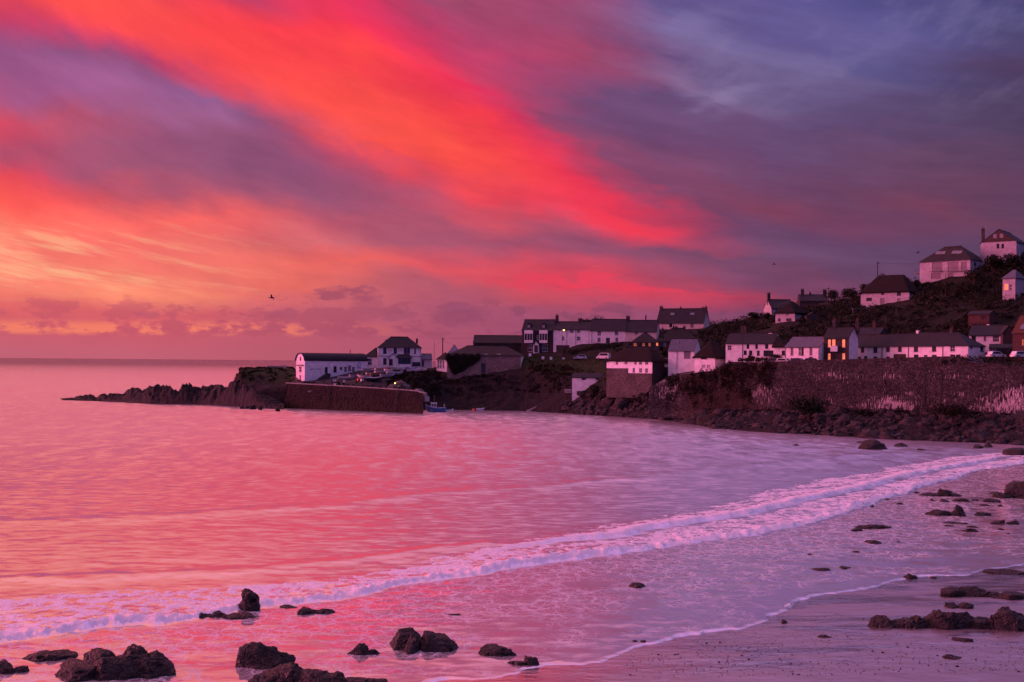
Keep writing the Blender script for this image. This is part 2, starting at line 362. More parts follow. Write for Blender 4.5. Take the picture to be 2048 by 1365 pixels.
simple('tile_orange', (0.11, 0.045, 0.024), (0.07, 0.03, 0.02), 2.5, 0.85, 0.2, 0.03, 8)
simple('iron', (0.03, 0.03, 0.032), None, 4, 0.5, 0.5)
simple('grass', (0.034, 0.042, 0.016), (0.020, 0.026, 0.010), 1.2, 0.95, 0.1)
simple('leaf', (0.016, 0.021, 0.011), (0.025, 0.024, 0.013), 0.7, 0.85, 0.15)
simple('leaf_brown', (0.023, 0.017, 0.010), (0.013, 0.011, 0.008), 0.8, 0.9, 0.1)
simple('bark', (0.05, 0.038, 0.03), None, 4, 0.95, 0.1, 0.03)
simple('boat_white', (0.66, 0.65, 0.66), (0.5, 0.48, 0.48), 2, 0.4, 0.5)
simple('boat_blue', (0.05, 0.12, 0.30), (0.04, 0.09, 0.22), 2, 0.4, 0.5)
simple('boat_teal', (0.10, 0.24, 0.30), (0.07, 0.18, 0.23), 2, 0.4, 0.5)
simple('boat_dark', (0.04, 0.045, 0.06), None, 2, 0.5, 0.4)
simple('boat_red', (0.35, 0.04, 0.03), None, 2, 0.45, 0.4)
simple('boat_wood', (0.28, 0.17, 0.10), (0.2, 0.12, 0.07), 4, 0.6, 0.3)
simple('rubber', (0.02, 0.02, 0.02), None, 3, 0.8, 0.2)
simple('feather_dark', (0.03, 0.028, 0.03), None, 8, 0.8, 0.2)
simple('feather_white', (0.75, 0.74, 0.73), (0.6, 0.6, 0.6), 8, 0.8, 0.2)
simple('car_silver', (0.45, 0.46, 0.48), None, 1, 0.3, 0.6, metal=0.3)
simple('car_white', (0.75, 0.75, 0.75), None, 1, 0.3, 0.6)
simple('car_dark', (0.04, 0.045, 0.06), None, 1, 0.25, 0.6)
simple('orange_buoy', (0.75, 0.10, 0.04), None, 2, 0.5, 0.4)
simple('sign_red', (0.45, 0.05, 0.05), None, 2, 0.6, 0.3)

def slate(name, c, c2, moss=0.2):
    t = mat(name); pos = t.n('ShaderNodeNewGeometry').outputs['Position']
    obj = t.n('ShaderNodeTexCoord').outputs['Object']
    x, y, z = t.sep(obj)
    saw = t.m('FRACT', t.m('MULTIPLY', z, 4.5))
    cell = t.n('ShaderNodeTexWhiteNoise'); t.put(cell.inputs['Vector'], t.v('FLOOR', t.v('MULTIPLY', obj, (3.0, 0.01, 4.5))))
    base = t.mix(cell.outputs[0], rgba(c), rgba(c2))
    n = t.noise(pos, 0.6, 5, 0.65)
    base = t.mix(t.mr(n, 0.5, 0.72, 0, moss), base, (0.06, 0.05, 0.03, 1))
    nm = t.bump(saw, 0.6, 0.03)
    finish(t, princ(t, base, 0.7, 0.22, nm))
slate('slate', (0.024, 0.023, 0.027), (0.013, 0.013, 0.016))
slate('slate_blue', (0.105, 0.110, 0.135), (0.075, 0.078, 0.10), 0.1)
slate('slate_brown', (0.024, 0.020, 0.019), (0.014, 0.011, 0.011), 0.2)

def stonemat(name, c1, c2, joint, stain=0.0, scale=1.3, weed=0.0):
    t = mat(name); pos = t.n('ShaderNodeNewGeometry').outputs['Position']
    x, y, z = t.sep(pos)
    v = t.comb(t.m('ADD', x, t.m('MULTIPLY', y, -0.7)), t.m('MULTIPLY', z, 1.9), 0.0)
    vd = t.v('ADD', v, t.v('SCALE', t.noise(pos, 1.5, 2, 0.5, color=True), scale=0.25))
    cell = t.voro(vd, scale, 'F1', 1)
    edge = t.voro(vd, scale, 'DISTANCE_TO_EDGE', 0)
    f = t.sep(cell)[0]
    base = t.mix(f, rgba(c1), rgba(c2))
    base = t.mix(t.mr(t.noise(pos, 0.25, 4, 0.6), 0.4, 0.65, 0, 0.55), base, rgba(tuple(k * 0.45 for k in c2)))
    base = t.mix(t.mr(t.noise(pos, 2.6, 3, 0.7), 0.5, 0.68, 0, 0.6), base, rgba(tuple(k * 1.9 for k in c1)))
    base = t.mix(t.mr(edge, 0.0, 0.08, 0.8, 0.0), base, rgba(joint))
    if weed:
        base = t.mix(t.mr(t.m('ADD', z, t.m('MULTIPLY', t.noise(pos, 0.5, 4), 3.0)), 1.2, 5.5, weed, 0.0), base, (0.035, 0.024, 0.014, 1))
    if stain:
        sv = t.comb(t.m('MULTIPLY', t.m('SUBTRACT', x, y), 2.6), 0.0, t.m('MULTIPLY', z, 0.62))
        st = t.noise(sv, 1.0, 6, 0.68, 0.3)
        big = t.noise(t.v('MULTIPLY', pos, (0.09, 0.09, 0.22)), 1.0, 3, 0.5)
        hgt = t.m('MULTIPLY', t.mr(z, 3.5, 5.0), t.mr(z, 13.5, 8.0))
        reg = t.m('MAXIMUM', t.mr(x, 54.0, 60.0), t.mr(x, 42.5, 40.0))
        d = t.m('ADD', st, t.m('ADD', t.m('MULTIPLY', t.m('SUBTRACT', big, 0.52), 0.7), t.m('MULTIPLY', hgt, 0.12)))
        mk = t.m('MULTIPLY', t.mr(d, 0.65, 0.76), t.m('MULTIPLY', reg, t.mr(t.noise(pos, 5.0, 3, 0.6), 0.33, 0.5)))
        base = t.mix(t.m('MULTIPLY', mk, stain), base, (0.66, 0.56, 0.54, 1))
        rust = t.m('MULTIPLY', t.mr(x, 60.0, 53.0), t.mr(x, 40.0, 45.0))
        base = t.mix(t.m('MULTIPLY', rust, t.mr(t.noise(t.v('MULTIPLY', pos, (0.8, 0.8, 0.15)), 1.0, 5), 0.35, 0.6, 0.3, 0.95)), base, (0.030, 0.017, 0.015, 1))
    nm = t.bump(t.m('ADD', t.mr(edge, 0.0, 0.12), t.m('MULTIPLY', t.noise(pos, 6, 4), 0.5)), 0.7, 0.06)
    finish(t, princ(t, base, 0.9, 0.2, nm))
stonemat('sea_wall_stone', (0.072, 0.059, 0.056), (0.018, 0.016, 0.016), (0.010, 0.009, 0.009), 0.72)
stonemat('stone', (0.20, 0.165, 0.145), (0.11, 0.09, 0.08), (0.16, 0.13, 0.12), 0, 2.2)
stonemat('stone_dark', (0.075, 0.062, 0.062), (0.036, 0.030, 0.030), (0.06, 0.05, 0.047), 0, 2.2)
stonemat('stone_plinth', (0.12, 0.095, 0.085), (0.055, 0.045, 0.042), (0.08, 0.065, 0.06), 0, 2.2)
stonemat('pier_stone', (0.042, 0.025, 0.020), (0.019, 0.013, 0.012), (0.009, 0.007, 0.006), 0, 1.2, 0.8)

def rockmat(name, c1, c2, wet=0.45):
    t = mat(name); pos = t.n('ShaderNodeNewGeometry').outputs['Position']
    n = t.noise(pos, 1.4, 7, 0.65); n2 = t.noise(pos, 7.0, 5, 0.7)
    base = t.mix(t.mr(n, 0.35, 0.65), rgba(c1), rgba(c2))
    base = t.mix(t.mr(n2, 0.52, 0.7, 0, 0.5), base, rgba(tuple(k * 0.4 for k in c2)))
    ck = t.voro(t.v('ADD', pos, t.v('SCALE', t.noise(pos, 1.2, 3, 0.6, color=True), scale=0.8)), 1.1, 'DISTANCE_TO_EDGE')
    nm = t.bump(t.m('ADD', t.m('ADD', n2, t.m('MULTIPLY', t.voro(pos, 7.0), 0.7)), t.m('MULTIPLY', t.mr(ck, 0.0, 0.08), 0.9)), 1.0, 0.16)
    finish(t, princ(t, base, t.mr(n2, 0.35, 0.65, 0.8, 0.38), wet, nm))
rockmat('rock', (0.026, 0.019, 0.015), (0.011, 0.009, 0.008))
rockmat('rock_far', (0.026, 0.021, 0.021), (0.013, 0.011, 0.011), 0.15)
rockmat('boulder', (0.066, 0.050, 0.050), (0.020, 0.016, 0.017), 0.2)

def glassmat(name, c, emit=None, strength=0.0):
    t = mat(name)
    p = t.n('ShaderNodeBsdfPrincipled'); p.inputs['Base Color'].default_value = rgba(c)
    p.inputs['Roughness'].default_value = 0.08; p.inputs['Specular IOR Level'].default_value = 0.6
    if emit:
        pos = t.n('ShaderNodeNewGeometry').outputs['Position']
        n = t.noise(pos, 2.0, 3, 0.6)
        t.put(p.inputs['Emission Color'], rgba(emit)); t.put(p.inputs['Emission Strength'], t.mr(n, 0.3, 0.7, strength * 0.55, strength))
    finish(t, p.outputs[0])
glassmat('pane_dark', (0.02, 0.02, 0.025))
glassmat('pane_pale', (0.22, 0.20, 0.22))
glassmat('pane_lit', (0.3, 0.2, 0.1), (1.0, 0.19, 0.05), 1.45)
glassmat('pane_dim', (0.2, 0.12, 0.08), (1.0, 0.20, 0.06), 0.5)
glassmat('lamp_glow', (0.5, 0.4, 0.2), (1.0, 0.55, 0.12), 9.0)
glassmat('skylight_glass', (0.10, 0.10, 0.13))

# sea
t = mat('sea'); pos = t.n('ShaderNodeNewGeometry').outputs['Position']
def at(t, n):
    a = t.n('ShaderNodeAttribute'); a.attribute_name = n; return a.outputs['Fac']
foam_a = at(t, 'foam'); lace_a = at(t, 'lace'); shal = at(t, 'shallow')
pr = t.v('MULTIPLY', pos, (1, 1, 0))
dist = t.sep(pos)[1]
gn = t.n('ShaderNodeNewGeometry').outputs['Normal']
ra_ = t.noise(t.v('MULTIPLY', pr, (0.55, 1.15, 1)), 1.0, 3, 0.62, 0.0, color=True)
rb_ = t.noise(t.v('MULTIPLY', pr, (0.42, 0.15, 1)), 1.0, 3, 0.62, 0.0, color=True)
sl_ = t.v('ADD', t.v('MULTIPLY', t.v('SUBTRACT', ra_, (0.5, 0.53, 0.5)), (0.13, 0.25, 0.0)), t.v('SCALE', t.v('MULTIPLY', t.v('SUBTRACT', rb_, (0.5, 0.53, 0.5)), (0.09, 0.26, 0.0)), scale=t.mr(dist, 85, 200)))
sl_ = t.v('SCALE', sl_, scale=t.m('MULTIPLY', t.mr(shal, 0.0, 1.0, 1.0, 0.62), t.mr(dist, 60, 700, 0.85, 2.0)))
bias = t.comb(0.0, t.mr(shal, 0.0, 1.0, -0.085, -0.035), 0.0)      # wave faces turned to the viewer hide the ones behind them
nm = t.v('NORMALIZE', t.v('ADD', t.v('ADD', gn, sl_), bias))
lw = t.n('ShaderNodeFresnel'); lw.inputs[0].default_value = 1.33; t.put(lw.inputs[1], nm)
gl = t.n('ShaderNodeBsdfGlossy'); gl.inputs[0].default_value = (1.0, 0.96, 0.97, 1); t.put(gl.inputs['Normal'], nm)
t.put(gl.inputs['Roughness'], t.m('ADD', t.mr(dist, 70, 250, 0.13, 0.24), t.m('MULTIPLY', shal, -0.07)))
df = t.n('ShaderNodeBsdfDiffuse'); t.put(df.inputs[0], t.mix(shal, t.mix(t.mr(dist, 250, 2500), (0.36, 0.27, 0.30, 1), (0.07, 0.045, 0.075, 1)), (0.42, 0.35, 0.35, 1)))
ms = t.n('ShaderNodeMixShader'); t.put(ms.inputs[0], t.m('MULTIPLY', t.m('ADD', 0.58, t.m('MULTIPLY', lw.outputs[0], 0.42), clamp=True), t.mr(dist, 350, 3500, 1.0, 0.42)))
t.put(ms.inputs[1], df.outputs[0]); t.put(ms.inputs[2], gl.outputs[0])
# foam: boiling white water and the lace it leaves behind
fv = t.v('ADD', t.v('MULTIPLY', pr, (1.0, 0.8, 1)), t.v('SCALE', t.noise(pr, 0.7, 3, 0.6, color=True), scale=1.6))
e1 = t.voro(fv, 0.75, 'DISTANCE_TO_EDGE'); e2 = t.voro(fv, 2.1, 'DISTANCE_TO_EDGE')
patch = t.noise(t.v('MULTIPLY', pr, (0.2, 0.22, 1)), 1.0, 5, 0.62, 0.8)
lace = t.m('MAXIMUM', t.mr(e1, 0.10, 0.0), t.m('MULTIPLY', t.mr(e2, 0.12, 0.0), 0.7))
lace = t.m('MULTIPLY', lace, t.mr(t.m('ADD', patch, t.m('MULTIPLY', t.m('SUBTRACT', lace_a, 0.5), 0.5)), 0.42, 0.66))
lace = t.m('MULTIPLY', lace, t.mr(lace_a, 0.0, 0.3))
pat = t.noise(t.v('MULTIPLY', pr, (1.3, 0.95, 1)), 1.0, 4, 0.72, 0.5)
pat2 = t.noise(t.v('MULTIPLY', pr, (0.3, 0.32, 1)), 1.0, 3, 0.65, 0.6)
solid = t.mr(t.m('ADD', t.m('ADD', t.m('MULTIPLY', t.m('SUBTRACT', pat, 0.5), 1.9), t.m('MULTIPLY', t.m('SUBTRACT', pat2, 0.5), 1.3)), foam_a), 0.46, 0.64)
solid = t.m('MULTIPLY', solid, t.mr(foam_a, 0.02, 0.12))
fm = t.m('MAXIMUM', t.m('MULTIPLY', lace, 0.62), solid)
fd = t.n('ShaderNodeBsdfDiffuse'); fd.inputs[0].default_value = (0.78, 0.78, 0.80, 1)
t.put(fd.inputs['Normal'], t.bump(t.m('ADD', pat, t.m('MULTIPLY', t.noise(pr, 6.0, 4, 0.6), 0.4)), 0.9, 0.22))
ms2 = t.n('ShaderNodeMixShader'); t.put(ms2.inputs[0], t.m('MULTIPLY', fm, 0.92)); t.put(ms2.inputs[1], ms.outputs[0]); t.put(ms2.inputs[2], fd.outputs[0])
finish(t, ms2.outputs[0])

# wet sand
t = mat('wet_sand'); pos = t.n('ShaderNodeNewGeometry').outputs['Position']
n = t.noise(t.v('MULTIPLY', pos, (0.10, 0.32, 1)), 1.0, 5, 0.6, 0.5); n2 = t.noise(pos, 9.0, 5, 0.7)
sh = at(t, 'shore')
base = t.mix(t.mr(n2, 0.35, 0.65), (0.20, 0.155, 0.15, 1), (0.13, 0.10, 0.10, 1))
wet = t.m('MULTIPLY', t.mr(t.m('ADD', n, t.m('MULTIPLY', sh, -0.012)), 0.34, 0.56), t.mr(sh, 30.0, 3.0, 0.45, 1.0))
nm = t.bump(t.m('ADD', t.m('MULTIPLY', n2, 0.012), t.m('MULTIPLY', t.noise(t.v('MULTIPLY', pos, (0.5, 0.9, 1)), 1.0, 4, 0.6), 0.11)), 0.8, 1.0)
gl = t.n('ShaderNodeBsdfGlossy'); gl.inputs[0].default_value = (0.95, 0.93, 0.95, 1); t.put(gl.inputs['Roughness'], t.mr(wet, 0, 1, 0.30, 0.12)); t.put(gl.inputs['Normal'], nm)
df = t.n('ShaderNodeBsdfDiffuse'); t.put(df.inputs[0], base); t.put(df.inputs['Normal'], nm)
ms = t.n('ShaderNodeMixShader'); t.put(ms.inputs[0], t.mr(wet, 0, 1, 0.50, 0.88)); t.put(ms.inputs[1], df.outputs[0]); t.put(ms.inputs[2], gl.outputs[0])
finish(t, ms.outputs[0])

# hillside: grass, earth and rock by attribute
t = mat('hillside'); pos = t.n('ShaderNodeNewGeometry').outputs['Position']
ga = at(t, 'grass'); ra = at(t, 'rocky'); pa = at(t, 'paved')
n = t.noise(pos, 0.9, 6, 0.65); n2 = t.noise(pos, 4.0, 5, 0.65)
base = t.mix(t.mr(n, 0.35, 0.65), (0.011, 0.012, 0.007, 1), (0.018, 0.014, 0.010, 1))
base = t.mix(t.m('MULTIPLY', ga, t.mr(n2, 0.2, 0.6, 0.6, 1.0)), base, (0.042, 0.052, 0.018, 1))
base = t.mix(t.m('MULTIPLY', ra, t.mr(n, 0.3, 0.55)), base, t.mix(n2, (0.034, 0.027, 0.026, 1), (0.013, 0.011, 0.011, 1)))
base = t.mix(pa, base, t.mix(n, (0.075, 0.065, 0.062, 1), (0.04, 0.035, 0.033, 1)))
nm = t.bump(t.m('ADD', n2, t.m('MULTIPLY', t.voro(pos, 1.4), 0.7)), 0.9, 0.35)
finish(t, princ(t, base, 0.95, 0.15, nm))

# ------------------------------------------------------------------ sea, sand
K = H * F
def wpoly(pts): return np.array([[*ground(a, b).xy] for a, b in pts])
SHORE = wpoly([(2700,1020),(2400,1078),(2200,1108),(2048,1129),(1965,1137),(1930,1150),(1880,1150),(1790,1163),(1740,1180),(1650,1188),(1600,1212),(1560,1230),(1520,1246),(1470,1259),(1400,1272),(1330,1285),(1290,1290),(1240,1305),(1190,1317),(1150,1326),(1060,1337),(960,1352),(880,1367),(760,1420),(560,1600),(420,1900)])
BORE = wpoly([(2700,852),(2400,880),(2200,900),(2048,927),(1960,942),(1850,972),(1760,1003),(1700,1022),(1600,1050),(1500,1071),(1380,1088),(1250,1106),(1120,1124),(1000,1140),(900,1157),(800,1171),(700,1192),(600,1209),(500,1222),(400,1235),(300,1248),(200,1258),(100,1276),(0,1287),(-200,1312),(-500,1345),(-900,1390)])
UPPER = wpoly([(2700,835),(2400,862),(2200,880),(2048,902),(1900,915),(1800,932),(1700,952),(1600,968),(1500,994),(1400,1020),(1250,1048),(1120,1075),(1000,1094),(900,1112),(800,1130),(700,1150),(600,1162),(500,1170),(400,1175),(300,1180),(200,1184),(100,1190),(0,1196),(-200,1204),(-500,1222),(-900,1240)])
CREST2 = wpoly([(2048,912),(1900,936),(1800,958),(1700,985),(1600,1008),(1500,1030),(1400,1046),(1300,1062),(1250,1073),(1150,1085),(1050,1098),(960,1113),(900,1125)])
SWELL = wpoly([(2000,898),(1700,912),(1500,932),(1400,943),(1300,955),(1200,965),(1100,972),(1000,980),(900,986),(800,997),(700,1008),(600,1016),(450,1028),(300,1036),(100,1042),(-200,1050),(-700,1062)])
SWELL2 = wpoly([(960,1092),(850,1108),(750,1118),(650,1130),(500,1142),(350,1152),(200,1158),(0,1166),(-300,1180),(-700,1200)])

cols = np.linspace(-900, 2950, 930)
rows = np.concatenate([[0.3, 0.5, 0.8, 1.2, 1.8, 2.6, 4, 6], np.arange(8, 100, 3.0), np.arange(100, 720, 1.8), np.arange(725, 1600, 35)])
DD = K / rows
gx = (cols[None, :] - 1024) / F * DD[:, None]
gy = np.repeat(DD[:, None], len(cols), 1)
xy = np.stack([gx.ravel(), gy.ravel()], 1); Dn = xy[:, 1]
near = Dn < 330
p3 = np.concatenate([xy, np.zeros((len(xy), 1))], 1)
z = np.zeros(len(xy)); foam = np.zeros(len(xy)); lace = np.zeros(len(xy)); shallow = np.zeros(len(xy))
idx = np.where(near)[0]; q = xy[idx]; q3 = p3[idx]; Dq = Dn[idx]
wob = fbm(q3 * 0.22, 4, 3) * 1.1 + fbm(q3 * 1.1, 3, 9) * 0.35
sS, _ = polydist(q, SHORE)            # shore walked right to left: the sea lies on its right
sS = -sS + wob * 1.3 * sstep(0, 6, 6 - np.abs(sS))
sB, tB = polydist(q, BORE); sB = -sB + wob * 0.9
sU, _ = polydist(q, UPPER); sU = -sU + wob * 2.0
far_sc = np.clip(Dq / 80.0, 0.8, 1.6)
inb = (sB > -0.2) & (sU < 1.0)
wid = np.maximum(sB + np.maximum(-sU, 0), 0.5); tt = np.clip(sB / wid, 0, 1)
# the bore front and its back
hB = (0.24 + 0.26 * fbm(np.stack([tB * 0.13, tB * 0, tB * 0], 1), 3, 5)) * sstep(-0.25, 0.55, sB) * np.exp(-np.maximum(sB - 0.5, 0) / 5.5)
boil = (fbm(q3 * np.array([1.5, 1.2, 1]), 4, 21, 0.66)) * 0.30 + ridged(q3 * 2.2, 3, 31) * 0.13
frw = 1.0 + 0.9 * fbm(np.stack([tB * 0.21, tB * 0, tB * 0], 1), 3, 6)
fr = sstep(-0.2, 0.3, sB) * np.exp(-np.maximum(sB - 0.35, 0) / np.maximum(frw, 0.3))
zq = hB + boil * (fr * 0.95 + 0.22 * np.where(inb, 1, 0) * (1 - tt))
fq = np.where(sB > -0.15, np.maximum(fr * 1.05, np.where(sU < 1.0, 0.63 - 0.10 * tt + 0.25 * np.exp(-((sU + 1) / 1.6) ** 2) * 0.3, 0)), 0)
fq *= 1 - 0.75 * sstep(-1.5, 1.2, sU)
# the second, newer crest on the right
s2, t2 = polydist(q, CREST2); s2 = -s2 + wob * 0.8
end2 = sstep(0, 14, t2) * sstep(0, 20, t2.max() - t2)
h2 = 0.36 * sstep(-0.5, 0.6, s2) * np.exp(-np.maximum(s2 - 0.6, 0) / 3.0) * end2
zq += h2 * (1 + 0.5 * boil)
f2 = np.exp(-((s2 - 0.9) / 1.3) ** 2) * end2
fq = np.maximum(fq, f2 * 0.95); fq *= 1 - 0.75 * np.exp(-((s2 + 0.55) / 0.5) ** 2) * end2
# unbroken swells coming in
for pl, hh, ww in ((SWELL, 0.16, 2.6), (SWELL2, 0.15, 1.7)):
    s3, t3 = polydist(q, pl); s3 += wob * 1.6
    zq += hh * np.exp(-(s3 / ww) ** 2) * (0.75 + 0.5 * fbm(np.stack([t3 * 0.06, t3 * 0, t3 * 0], 1), 3, 8))
# ripples
zq += (fbm(q3 * np.array([0.35, 0.9, 1]), 4, 41) * 0.022 + fbm(q3 * np.array([0.9, 2.2, 1]), 3, 51) * 0.012) * np.where(sB < 0, 0.6, 1.0)
sw = sstep(-0.2, -1.2, sB) * sstep(-0.5, 1.0, sS)
lq = sw * np.clip(0.95 - 0.028 * np.maximum(-sB, 0) , 0.42, 1) + 0.25 * sstep(6, 0, np.abs(sB + 0.5))
shq = sstep(1.5, -2.0, sB)
# swash rim: a thin lip, and under the sand past it
lip = np.exp(-((sS - 0.16) / 0.11) ** 2)
zq = zq * sstep(0.0, 3.0, sS) + 0.03 * sstep(0, 0.25, sS) - 0.6 * sstep(0.05, -1.2, sS) + 0.008 * lip
fq = np.maximum(fq, lip * np.clip(0.28 + 0.95 * fbm(q3 * 0.3, 3, 77), 0, 0.7))
z[idx] = zq; foam[idx] = np.clip(fq, 0, 1.1); lace[idx] = np.clip(lq, 0, 1); shallow[idx] = shq
me = np_mesh('sea', np.stack([xy[:, 0], xy[:, 1], z], 1), grid_faces(len(rows), len(cols))[:, ::-1])
attr(me, 'foam', foam); attr(me, 'lace', lace); attr(me, 'shallow', shallow)
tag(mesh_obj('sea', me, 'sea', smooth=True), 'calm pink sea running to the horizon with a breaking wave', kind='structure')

def sand_z(q):
    s, _ = polydist(q, SHORE)
    s = s + 0.0
    return np.where(s > 0, 0.032 * s - 0.00012 * np.minimum(s, 100) ** 2, 0.06 * s), s
cols = np.linspace(-700, 3000, 460); rows = np.concatenate([np.arange(230, 720, 3.0), np.arange(725, 2300, 40)])
DD = K / rows
xy = np.stack([((cols[None, :] - 1024) / F * DD[:, None]).ravel(), np.repeat(DD[:, None], len(cols), 1).ravel()], 1)
zs, s = sand_z(xy)
p3 = np.concatenate([xy, np.zeros((len(xy), 1))], 1)
zs = zs + fbm(p3 * np.array([0.12, 0.3, 1]), 3, 61) * 0.045 * sstep(-1, 3, s) - 0.01
me = np_mesh('beach', np.concatenate([xy, zs[:, None]], 1), grid_faces(len(rows), len(cols))[:, ::-1])
attr(me, 'shore', s)
tag(mesh_obj('beach', me, 'wet_sand', smooth=True), 'wet sandy beach sloping into the shallows', kind='structure')

# ------------------------------------------------------------------ terrain: shore bank, road terrace, hill
# each column: (photo column, [(height by photo row or ('z', height), distance), ...])
Zm = lambda v: ('z', v)
TC = [
 (330, [(Zm(-2),380),(Zm(-1.5),386),(Zm(-1.2),392),(Zm(-1),398),(Zm(-1),405),(Zm(-1),412),(Zm(-1.2),420),(Zm(-1.5),430),(Zm(-3),445)]),
 (400, [(Zm(-2),380),(Zm(0),390),(797,394),(788,400),(785,406),(787,412),(Zm(1.0),420),(Zm(-0.8),432),(Zm(-3),450)]),
 (466, [(Zm(-2),366),(Zm(0),373),(798,381),(786,388),(774,395),(772,410),(774,425),(Zm(2),440),(Zm(-3),455)]),
 (482, [(Zm(-2),366),(Zm(0),373),(793,381),(768,387),(739,392),(737,410),(738,428),(Zm(3),445),(Zm(-3),462)]),
 (585, [(Zm(-2),364),(Zm(0),370),(Zm(6.8),371),(770,384),(738,394),(736,412),(738,430),(Zm(3),448),(Zm(-3),465)]),
 (600, [(Zm(-2),362),(Zm(0),366),(Zm(7.5),367),(Zm(7.6),372),(Zm(8.0),380),(Zm(9.0),395),(Zm(9.5),415),(Zm(5),440),(Zm(-3),460)]),
 (680, [(Zm(-2),355),(Zm(0),359),(Zm(6.9),360),(Zm(7.0),366),(Zm(8.6),376),(Zm(11.0),392),(Zm(11.5),420),(Zm(6),445),(Zm(-3),465)]),
 (740, [(Zm(-2),350),(Zm(0),354),(Zm(6.2),355),(Zm(7.0),364),(742,377),(738,392),(738,420),(Zm(7),445),(Zm(-3),468)]),
 (843, [(Zm(-2),349),(Zm(0),356),(Zm(3.0),357),(790,363),(746,373),(738,390),(738,422),(Zm(8),448),(Zm(-3),470)]),
 (865, [(Zm(-2),356),(Zm(0),362),(797,366),(768,370),(745,376),(737,392),(737,424),(Zm(9),450),(Zm(-3),475)]),
 (900, [(Zm(-2),356),(Zm(0),361),(798,366),(768,370),(750,378),(734,394),(728,424),(Zm(12),450),(Zm(-3),485)]),
 (1040,[(Zm(-2),350),(Zm(0),355),(795,361),(750,367),(728,374),(712,386),(705,412),(Zm(17),440),(Zm(6),490)]),
 (1060,[(Zm(-2),346),(Zm(0),353),(793,360),(748,366),(719,374),(708,386),(705,412),(Zm(18),440),(Zm(8),490)]),
 (1160,[(Zm(-2),328),(Zm(0),336),(800,345),(766,351),(741,357),(717,370),(692,384),(668,415),(Zm(14),500)]),
 (1215,[(Zm(-2),318),(Zm(0),327),(812,331),(780,336),(748,345),(714,366),(690,382),(662,415),(Zm(16),500)]),
 (1300,[(Zm(-2),303),(Zm(0),312),(818,316),(795,319),(768,324),(738,345),(688,374),(655,415),(Zm(18),500)]),
 (1345,[(Zm(-2),295),(Zm(0),304),(818,309),(795,312),(756,315),(737,338),(688,370),(652,415),(Zm(18),500)]),
 (1430,[(Zm(-2),258),(Zm(0),267),(834,282),(821,290),(748,291.2),(738,318),(686,352),(650,415),(Zm(20),500)]),
 (1456,[(Zm(-2),256),(Zm(0),265),(834,280),(821,287.5),(Zm(14.0),288.8),(722,310),(684,349),(648,412),(Zm(21),500)]),
 (1560,[(Zm(-2),244),(Zm(0),252),(838,266),(822,277),(Zm(14.1),278.4),(Zm(14.8),300),(652,346),(622,390),(Zm(28),480)]),
 (1640,[(Zm(-2),237),(Zm(0),246),(840,260),(822,270),(Zm(14.2),271.2),(Zm(15.0),298),(648,340),(604,385),(Zm(32),480)]),
 (1700,[(Zm(-2),231),(Zm(0),240),(842,255),(822,265),(Zm(14.3),266.4),(Zm(15.2),300),(642,335),(598,375),(Zm(33),480)]),
 (1800,[(Zm(-2),224),(Zm(0),233),(846,248),(822,257),(Zm(14.4),258.4),(Zm(15.4),292),(622,330),(578,365),(Zm(38),480)]),
 (1900,[(Zm(-2),219),(Zm(0),228),(850,241),(824,249),(Zm(14.4),250.4),(Zm(15.6),284),(602,325),(540,355),(Zm(42),480)]),
 (2048,[(Zm(-2),211),(Zm(0),221),(855,231),(830,239),(Zm(14.1),240.4),(Zm(16.2),275),(584,318),(505,352),(Zm(46),480)]),
 (2300,[(Zm(-2),200),(Zm(0),210),(Zm(2.5),220),(Zm(4.5),228),(Zm(14.2),229.4),(Zm(17),264),(Zm(38),306),(Zm(54),345),(Zm(54),480)]),
 (2750,[(Zm(-2),186),(Zm(0),196),(Zm(2.5),207),(Zm(4.5),215),(Zm(14.2),216.4),(Zm(18),250),(Zm(42),295),(Zm(60),335),(Zm(60),480)]),
]
T_px = np.array([c[0] for c in TC], float)
T_D = np.array([[d for _, d in c[1]] for c in TC], float)
T_z = np.array([[(v[1] if isinstance(v, tuple) else zat(c[0], v, d)) for v, d in c[1]] for c in TC], float)
NRW = T_D.shape[1]
def terr(px, r):
    """terrain point (arrays): photo column, row 0..8"""
    px = np.atleast_1d(np.asarray(px, float)); r = np.atleast_1d(np.asarray(r, float))
    r = np.clip(r, 0, NRW - 1.0001); k = r.astype(int); f = r - k
    i = np.clip(np.searchsorted(T_px, px, 'right') - 1, 0, len(T_px) - 2); g = np.clip((px - T_px[i]) / (T_px[i + 1] - T_px[i]), 0, 1)
    def pick(A): return (A[i, k] * (1 - g) + A[i + 1, k] * g) * (1 - f) + (A[i, k + 1] * (1 - g) + A[i + 1, k + 1] * g) * f
    D = pick(T_D); zz = pick(T_z)
    return np.stack([(px - 1024) / F * D, D, zz], 1)
def terr_D(px, py):
    """distance at which the hill shows at that photo pixel (searching from the road upward)"""
    rr = np.linspace(4.2, 7, 200); pts = terr(np.full(200, px), rr)
    d = ray(px, py); e = pts[:, 2] - (H + d.z / d.y * pts[:, 1])
    j = np.argmin(np.abs(e)); return float(pts[j, 1])
def terr_z(px, D):
    rr = np.linspace(0, NRW - 1.001, 400); pts = terr(np.full(400, px), rr)
    return float(np.interp(D, pts[:, 1], pts[:, 2]))
cols = np.concatenate([np.arange(330, 1300, 4.0), np.arange(1300, 2100, 5.0), np.arange(2100, 2751, 14.0)])
rr = np.linspace(0, NRW - 1.001, 8 * 12 + 1)
PX, RR = np.meshgrid(cols, rr)
V = terr(PX.ravel(), RR.ravel()); pxr = PX.ravel(); rrr = RR.ravel()
rock = sstep(3.2, 2.4, rrr) * np.where(pxr > 1345, 1.0, 1.0)
